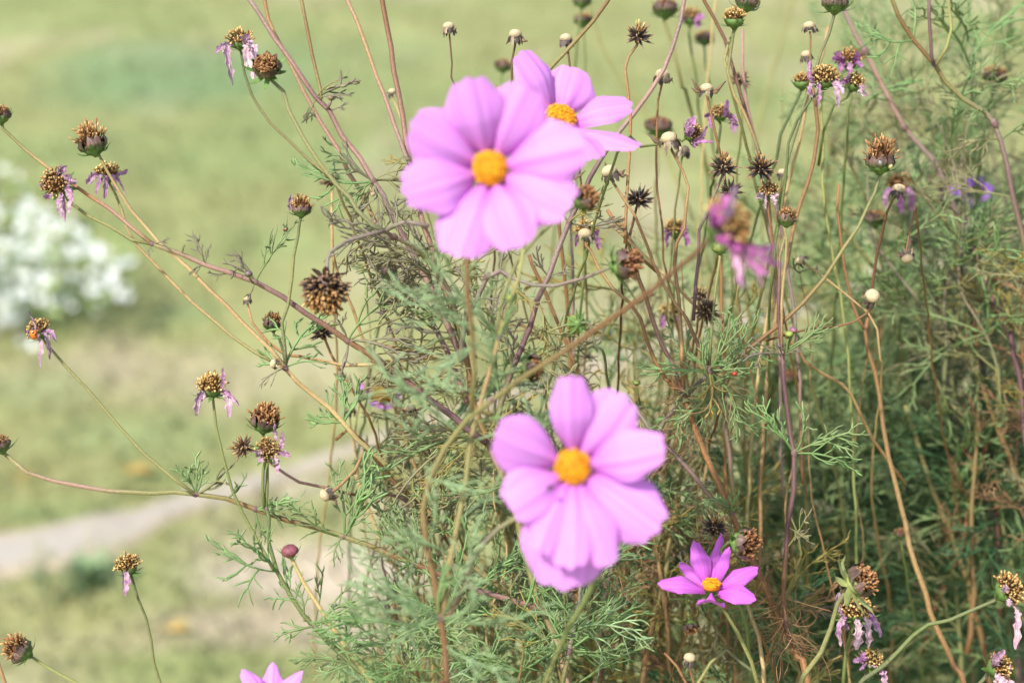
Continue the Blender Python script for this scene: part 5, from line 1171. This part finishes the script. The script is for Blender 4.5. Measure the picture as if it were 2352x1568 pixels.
spent("dark blurred round head deep in the bush beside the dark red stem", (1812, 885), 17, (0, 1, .2), 24, [(1812, 895), (1815, 980)], 18, "dgreen", (7, 7), 60, .4, gold=.0)
spent("tiny violet-tinged head deep in the dark lower bush", (2068, 1236), 11, (0, 1, .2), 16, [(2070, 1245), (2078, 1290)], 12, "green", (5, 5), 30, .6, gold=.1)
# the hanging dark head
_d = spent("big hanging dark brown head with bristling black seeds and tan rag of florets, blurred", (750, 636), -6, (-.03, -1, .35), 46,
      [(751, 622), (753, 602), (760, 580), (790, 555), (850, 540), (884, 530)], -4.2, "mauve grey mauve", (8, 9), 120, .85, bract=False, gold=.35, sep=.9, ang=110, sepcol=C_BR * 1.4)
def hanging_seeds(rt, base, z, axis, R):
    b = at(base[0], base[1], z); A = frame(vec(axis)); R = R * px(z); o = b + A[:, 2] * R * .55; rnd = random.Random(77); mb = MB()
    for ph, th, d in dome_points(150, 1.9):
        if ph < .7 and rnd.random() < .7: continue
        d = nz(A @ d + np.array([rnd.gauss(0, .12) for _ in range(3)])); L = R * rnd.uniform(.85, 1.2); c = C_ACH * rnd.uniform(.5, 1.3)
        tube(mb, [o + d * L * t for t in (.3, .55, .8, .93, 1)], [R * .04, R * .075, R * .07, R * .05, R * .045], [c, c, c, C_ACHT * .7, C_ACHT * rnd.uniform(.5, 1.2)], 5)
    mb.build("achene_burr", M["achene"], rt, loc(rt))
hanging_seeds(_d, (750, 630), -6, (-.03, -1, .35), 54)

# ================================================================== DARK SEED STARS
seedy("spiky dark seed star with tan tuft on a long wavy tan stalk before clear meadow", (1464, 97), 0, (.15, 1, .35), 38,
      [(1463, 100), (1443, 133), (1436, 160), (1443, 207), (1449, 267), (1446, 333), (1443, 400), (1439, 467), (1436, 522), (1436, 560)], 1, "dbrown tan orange tan orange", (6, 8), 26)
seedy("neat black seed star with a white dot at its heart", (1748, 398), 0, (-.05, .75, .65), 41, [(1749, 404), (1756, 440), (1764, 480), (1776, 560), (1784, 640)], 1.5, "brown tan", (5, 6), 32, True, 2.1)
seedy("ragged brown-black seed star with upright tan tuft, left neighbour of the neat black one", (1661, 398), 0, (.05, 1, .35), 39, [(1658, 402), (1639, 447), (1625, 490), (1606, 528)], .4, "purple mauve", (6, 7), 28, True, 2.1)
seedy("broad shadowed dark seed star between tan stalks near the blurred head at the largest bloom", (1466, 470), 2, (.1, 1, .45), 40, [(1465, 476), (1455, 520), (1440, 560), (1432, 610)], 2, "dbrown", (6, 6), 26, False)
seedy("grey-streaked curled seed star at the end of a slanting tan stem", (1615, 716), .5, (.6, .1, .75), 38, [(1613, 715)], .6, "tan", (6, 6), 40, False, 2.2, pale=.25)
seedy("brown seed star on a thin level stem over grass, left under the twin-headed stem", (568, 1030), .8, (-.55, .3, .8), 36,
      [(575, 1033), (600, 1045), (621, 1062), (655, 1088), (688, 1105), (738, 1118), (788, 1132), (838, 1142), (888, 1138), (921, 1145), (961, 1172), (1020, 1230)], 2.5, "orange pink brown mauve", (6, 8), 26, True, 2.0, pale=.3)
seedy("black blurred seed star peeping out below the hanging dark head", (742, 776), 3.5, (-.1, 1, .25), 38, [(748, 782), (761, 816), (781, 849), (815, 905), (850, 960)], 4, "orange tan", (6, 7), 26, False)
seedy("dark seed star poking out between the largest bloom and the half hidden one", (1140, 245), 3, (.0, 1, .3), 40, [(1142, 260), (1146, 320)], 3, "brown", (6, 6), 24, True)
seedy("small shadowed brown seed star behind the tan stems left of the grey-streaked one", (1606, 688), 6, (.2, .9, .4), 26, [(1604, 695), (1600, 760)], 6, "brown", (5, 5), 20, True)
seedy("pale grey blurred seed star on a tan stalk behind the round head's olive stalk", (762, 425), 5, (-.2, .95, .3), 30, [(765, 432), (763, 500), (762, 560)], 4, "ltan tan", (6, 6), 22, False, pale=.45)
seedy("grey blurred seed star behind the brown-red and pink stems at the picture top", (1698, 195), 8, (.1, 1, .3), 32, [(1700, 202), (1702, 260)], 8, "olive", (5, 5), 22, False, pale=.4)
seedy("golden-tufted seed star joined to the fuzzy rust-brown head above the small magenta-pink flower", (1640, 1222), -.5, (.05, 1, .4), 40, [(1640, 1228), (1655, 1260), (1690, 1330)], 0, "brown", (7, 7), 26, True, 2.1)
seedy("dim dark seed star deep behind the feathery leaves at the bottom", (945, 1500), 6, (0, .8, .6), 36, [(950, 1515), (965, 1570)], 6, "brown", (6, 6), 24, False)
seedy("grey blurred seed star over bare soil behind the low leafy branch", (905, 1362), 9, (0, .9, .4), 34, [(906, 1375), (915, 1430)], 9, "brown", (6, 6), 20, False, pale=.5)
seedy("dry brown seed star under the ragged brown-black one, partly behind the pink wilted flower", (1678, 450), 1.5, (0, .8, .5), 34, [(1675, 462), (1665, 520)], 2, "brown", (6, 6), 26, False, pale=.3)

# ================================================================== BARE PALE KNOBS
bare("bare pale knob on a thin dark stalk, in clear meadow directly above the largest bloom", (1032, 76), 1, (-.1, 1, .2), 16, [(1033, 84), (1036, 150), (1040, 180), (1048, 200), (1060, 240)], 0, "dbrown olive", (4, 5), 7, [(1048, 64), (1020, 78)])
bare("bare pale knob with large dark scales, just above the half hidden pink flower's left petal", (1184, 96), 1.5, (-.05, 1, .25), 18, [(1182, 105), (1178, 140), (1174, 180)], 1, "dbrown", (5, 6), 9, [(1212, 95)])
bare("bare knob with white and black scales, above the notched petal of the half hidden flower", (1300, 104), 1.5, (0, 1, .25), 17, [(1305, 112), (1308, 140), (1311, 175)], 1, "dbrown tan", (5, 5), 9)
bare("bare pale knob with drooping grey scales behind the mauve arching stem", (1522, 190), 3, (-.05, 1, .25), 20, [(1521, 195), (1513, 233), (1509, 300), (1506, 367), (1509, 433), (1519, 522), (1525, 600)], 4, "brown tan brown", (5, 7), 9, [(1545, 180)])
bare("large glossy bare knob on a hooked brown stalk beside the sideways magenta withered flower", (1540, 340), 0, (-.2, 1, .25), 24, [(1543, 345), (1569, 393), (1583, 433), (1576, 483), (1569, 522), (1556, 556), (1553, 606), (1559, 689), (1563, 789), (1566, 839), (1571, 903)], .5, "brown tan brown tan orange", (6, 10), 8, [(1488, 307)])
bare("bare knob with a spray of dark scales, near the blurred head touching the largest bloom", (1406, 412), .5, (-.35, .9, .3), 22, [(1410, 420), (1429, 450), (1459, 500), (1486, 566), (1503, 609), (1523, 656), (1553, 699), (1576, 732), (1593, 762), (1609, 802), (1629, 845)], 0, "brown tan orange tan brown purple", (6, 9), 9, [(1436, 390), (1440, 402), (1390, 372)])
bare("bare white knob, upper of two near the four-petal withered flower", (1860, 76), 2, (-.12, 1, .2), 17, [(1861, 84), (1862, 110), (1860, 140), (1856, 200)], 3, "brown tan", (4, 5), 7, [(1875, 72)])
bare("smaller bare white knob directly under the upper white one", (1853, 140), 4, (-.1, 1, .2), 15, [(1855, 148), (1858, 180), (1850, 230)], 5, "brown", (4, 5), 7)
bare("bare pale knob with a long dark collar on twin brown stalks near the bush centre", (1344, 554), 0, (-.03, 1, .3), 19, [(1345, 562), (1356, 575), (1376, 612), (1409, 662), (1443, 696), (1469, 732), (1483, 782), (1503, 829), (1529, 872), (1569, 905)], .6, "brown tan brown orange", (7, 9), 8, kn=C_KN * .9)
bare("flat-topped pale knob on a curled brown stalk in front of the long tan stem", (1998, 688), 0, (.15, .45, .85), 20, [(2001, 690), (1991, 716), (1964, 739), (1914, 752), (1864, 756), (1814, 766), (1764, 782), (1700, 815)], 3, "brown dbrown orange brown", (5, 8), 8)
bare("bare cream knob on a thin brown stalk, right below the tall two-insect head", (2062, 452), 3, (.15, 1, .2), 19, [(2054, 458), (2041, 490), (2031, 522), (2011, 589), (2002, 656), (1998, 700), (1994, 729)], 5, "brown dbrown brown", (5, 8), 7)
bare("nodding brown scaly knob with one white spot on the far right thin stem", (2081, 580), 3, (.1, -.9, .4), 17, [(2082, 575), (2090, 540), (2097, 500), (2102, 470)], 4, "brown", (5, 5), 12, [(2100, 570), (2060, 590)], C_KN * .7)
bare("small pale knob pointing sideways on a long slanting tan stem", (1848, 602), 3, (-.9, .45, .3), 13, [(1852, 604), (1897, 636), (1941, 676), (1994, 719), (2014, 756), (2024, 822), (2026, 870)], 5, "tan ltan orange tan", (5, 7), 6)
bare("clean round pitted knob on a short brown stalk at the bottom", (1583, 1524), 0, (.05, 1, .3), 17, [(1585, 1535), (1590, 1550), (1599, 1580), (1610, 1640)], 0, "dbrown orange", (5, 6), 6)
bare("shaggy pale knob tilted downward on a tan stalk below the brown seed star", (762, 1130), .5, (-.85, -.35, .35), 18, [(768, 1125), (788, 1108), (815, 1078), (835, 1045), (845, 1025)], 2, "orange tan brown", (7, 8), 9, [(775, 1160), (778, 1140)])
bare("small pale knob lying at the straw stem joint by the reddish branch", (640, 838), -.2, (-.95, .25, .3), 13, [(650, 844)], 0, "tan", (6, 6), 4)
bare("tiny pale knob on a thin stalk left of the compact brown head", (569, 696), 1.5, (-.05, 1, .2), 11, [(570, 706)], 1.5, "tan", (4, 5), 5)
bare("white-cored scaly knob among feathery leaves beside the far yellow-domed bloom", (943, 950), 2, (-.1, .95, .3), 16, [(948, 955), (971, 996), (988, 1042), (1010, 1110)], 3, "brown", (5, 6), 8, [(975, 930), (905, 928), (915, 960)])
bare("faint blurred pale knob left of the white-cored scaly one", (803, 955), 9, (0, 1, .2), 16, [(804, 962), (810, 1010), (820, 1060)], 9, "ltan", (4, 4), 5)
bare("white knob with spread black scales, at the upper edge of the lower large bloom", (1456, 988), 1, (.0, .95, .4), 15, [(1457, 995), (1462, 1030)], 1, "purple", (5, 5), 5, [(1490, 988), (1425, 1000)])
bare("small white-toothed knob at the edge of the largest bloom by the dark blurred head", (1309, 420), 1.5, (-.3, .8, .5), 14, [(1312, 428), (1330, 460)], 2, "olive", (4, 4), 5, [(1345, 392), (1320, 390)])
bare("sparse winged knob with four thin curved dark arms", (1623, 220), 0, (0, 1, .25), 18, [(1624, 226), (1633, 267), (1643, 307), (1655, 350), (1664, 400)], 1.5, "brown tan orange", (6, 6), 6, [(1588, 180), (1588, 202), (1668, 186), (1654, 206)])
bare("grey-white blurred knob behind the sideways magenta withered flower", (1568, 360), 6, (.1, 1, .2), 17, [(1568, 368), (1560, 420), (1552, 480)], 7, "olive", (5, 5), 9, [(1585, 350)], C_KN * .8)
bare("small bluish-white blurred knob in the bush right of the neat black seed star", (1796, 408), 6, (.05, 1, .2), 13, [(1797, 414), (1790, 470)], 6, "brown", (4, 4), 6)
bare("tiny pale blurred knob peeking from behind the thick reddish main stem", (901, 222), 6, (0, 1, .2), 12, [(903, 230), (930, 290), (945, 350)], 5, "ltan", (4, 4), 5)
bare("tiny pale nub hanging at the leafy joint of the pinkish ridged stem", (853, 440), -.2, (.5, -.8, .3), 8, [(850, 430)], 0, "tan", (4, 4), 3)

# ================================================================== BUDS
bud("round plum-coloured bud with spiky green collar on a yellow stalk over the path", (669, 1280), -3, (-.2, 1, .3), 20, [(671, 1284), (698, 1338), (728, 1385), (761, 1438), (801, 1492), (835, 1538), (870, 1590), (900, 1640)], -3, "ygreen ltan olive ygreen", (8, 14))
bud("nodding lime-green striped calyx seen from behind on a hooked grey stalk", (1330, 742), -.5, (-.3, -.1, -.9), 22, [(1345, 738), (1356, 750), (1360, 775), (1370, 795), (1382, 805), (1388, 815)], .2, "greygreen grey", (6, 8), (120, 130, 60), 1.2, 88)
bud("open empty green calyx cup on a thin upright green stalk near the grey-streaked seed star", (1653, 584), 0, (0, 1, .2), 20, [(1653, 590), (1643, 666), (1636, 756), (1629, 845)], 0, "ygreen olive green", (6, 7), (110, 120, 60), 1.2, 60)
bud("tiny closed yellow-green bud at the leafy joint of the dark red stem", (1812, 775), -.3, (.0, 1, .2), 10, [(1810, 785), (1806, 805), (1798, 815)], 0, "green", (5, 6), (140, 150, 70))
bud("tiny purple-tipped bud beside the yellow-green one on the curled stalk", (1820, 765), -.2, (.3, 1, .2), 9, [(1816, 775), (1806, 805)], 0, "green", (5, 6), (140, 90, 110))
bud("small lime bud with fine spiky sepals blurred before the bush centre", (1176, 695), -11, (0, 1, .2), 12, [(1172, 705), (1160, 735), (1146, 768)], -11.5, "ygreen", (7, 8), (150, 160, 60), 2.0, 60)
bud("tiny green bud nestled at the leafy joint by the lower bloom's upper petal", (1462, 885), .5, (0, 1, .2), 9, [(1462, 892), (1470, 930)], 1, "green", (5, 5), (140, 150, 80))
bud("tiny olive bud in the joint of the dark green stem near the round plum bud", (706, 1426), -.3, (-.3, 1, .2), 8, [(710, 1432), (721, 1437)], 0, "olive", (5, 5), (130, 120, 70))
bud("tiny brownish bud at the top joint of the pinkish ridged stem", (760, 232), -.3, (.2, 1, .2), 8, [(758, 238), (752, 250)], 0, "mauve", (6, 7), (120, 100, 80))
bud("tiny brown bud at the sprig joint of the long reddish branch", (572, 636), -.4, (-.1, 1, .2), 9, [(573, 642), (582, 650)], 0, "olive", (5, 5), (110, 90, 90))

# ================================================================== INSECTS
insect("beetle_pupa", "orange beetle pupa clinging to the withered head beside the white-flowered bush", 77, 767, -1.2, 28, (-.1, 1, .3), (226, 120, 40), 7, "insect")
insect("ladybird", "small red ladybird sitting among feathery leaves right of the brown stems", 1687, 858, -.6, 15, (.9, .2, .3), (170, 50, 22), 5, "insect")
insect("spotted_beetle", "tiny yellow and black spotted beetle on the cup of the tall spent head, right one", 2046, 382, -1.6, 13, (.5, .8, .3), (196, 180, 120), 8, "insect")
insect("grey_beetle", "tiny grey striped insect on the cup of the tall spent head, left one", 2021, 374, -1.7, 14, (0, 1, .2), (140, 140, 140), 6, "insect")
insect("leaf_beetle", "small striped brown beetle on the green leaf sprig above the long reddish branch", 656, 527, -1.2, 14, (.7, .4, .3), (110, 80, 40), 5, "insect")
insect("dark_fly", "dark blurred fly resting on the lower large bloom beside its yellow disc", 1264, 1119, -19.2, 18, (1, .15, .2), (60, 30, 40), 0, "insect")
# ================================================================== LEAFY STEMS DEEPER IN THE BUSH
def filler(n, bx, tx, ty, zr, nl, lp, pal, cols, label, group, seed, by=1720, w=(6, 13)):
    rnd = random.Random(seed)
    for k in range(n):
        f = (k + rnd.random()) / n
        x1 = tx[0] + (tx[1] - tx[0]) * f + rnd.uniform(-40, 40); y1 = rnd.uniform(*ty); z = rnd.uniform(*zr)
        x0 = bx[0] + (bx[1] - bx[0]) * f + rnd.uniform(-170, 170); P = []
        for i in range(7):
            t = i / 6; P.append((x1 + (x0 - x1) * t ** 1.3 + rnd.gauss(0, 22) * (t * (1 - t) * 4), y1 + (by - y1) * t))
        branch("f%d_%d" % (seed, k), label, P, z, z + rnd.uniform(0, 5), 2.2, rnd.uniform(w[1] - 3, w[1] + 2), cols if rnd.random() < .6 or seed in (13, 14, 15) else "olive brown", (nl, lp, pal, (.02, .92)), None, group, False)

filler(9, (900, 1330), (860, 1340), (640, 1050), (2, 14), 34, 190, "olive fresh grey green blue yellow", "olive purple olive brown", "slender leafy cosmos stem among the feathery centre of the bush", "leafy stems filling the bush centre", 11)
filler(12, (1340, 1750), (1350, 1800), (620, 980), (5, 24), 38, 200, "green olive fresh dark yellow", "olive tan brown", "soft leafy cosmos stem behind the tan stems of the bush middle", "leafy stems behind the tan stems", 12)
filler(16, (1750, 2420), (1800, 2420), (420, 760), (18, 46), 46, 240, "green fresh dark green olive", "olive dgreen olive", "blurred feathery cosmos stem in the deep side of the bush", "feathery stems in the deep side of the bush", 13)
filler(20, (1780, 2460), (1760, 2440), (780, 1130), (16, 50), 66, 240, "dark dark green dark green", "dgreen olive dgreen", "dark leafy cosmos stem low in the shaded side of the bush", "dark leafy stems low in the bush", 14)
filler(13, (1980, 2460), (1960, 2440), (-60, 240), (9, 32), 36, 210, "green fresh olive green", "olive mauve green", "tall feathery cosmos stem at the upper outer side of the bush", "tall feathery stems at the upper side", 15, 950, (5, 10))
filler(6, (2240, 2420), (2250, 2400), (560, 800), (10, 18), 24, 150, "rust dry yellow olive", "brown orange dbrown", "dry rusty-leaved cosmos stem at the outer side of the bush", "dry rusty stems at the side", 16, 1500)
filler(5, (820, 1300), (840, 1320), (1280, 1440), (-7, 2), 26, 210, "fresh blue green fresh", "olive green", "fresh green leafy shoot at the bottom of the bush centre", "fresh leafy shoots at the bottom", 17)
filler(8, (1760, 2100), (1780, 2080), (60, 420), (14, 34), 14, 170, "fresh green olive", "olive ygreen tan", "thin blurred leafy stem in the loose upper part of the bush", "thin blurred stems in the upper bush", 18, 950, (5, 9))
filler(6, (1420, 1760), (1440, 1760), (430, 640), (12, 30), 12, 170, "fresh green olive", "olive tan", "thin blurred leafy stem behind the seed stars", "thin blurred stems behind the seed stars", 19, 1100, (5, 9))
filler(9, (1330, 1820), (1340, 1820), (1080, 1300), (5, 20), 40, 180, "olive dark green dry yellow", "olive brown purple", "short leafy cosmos stem low behind the small magenta-pink flower", "short leafy stems low in the bush", 20)
filler(9, (1250, 1950), (1260, 1980), (560, 860), (2, 13), 5, 120, "olive dry grey", "brown tan orange ltan", "thin bare straw-brown stem among the tan stalks of the bush middle", "thin straw-brown stems in the bush", 21, 1720, (5, 7))
filler(9, (900, 1250), (820, 1260), (640, 1000), (1, 9), 6, 130, "olive grey yellow", "tan ltan olive", "thin straw stem among the feathery leaves of the bush centre", "thin straw stems in the bush centre", 22, 1720, (5, 7))
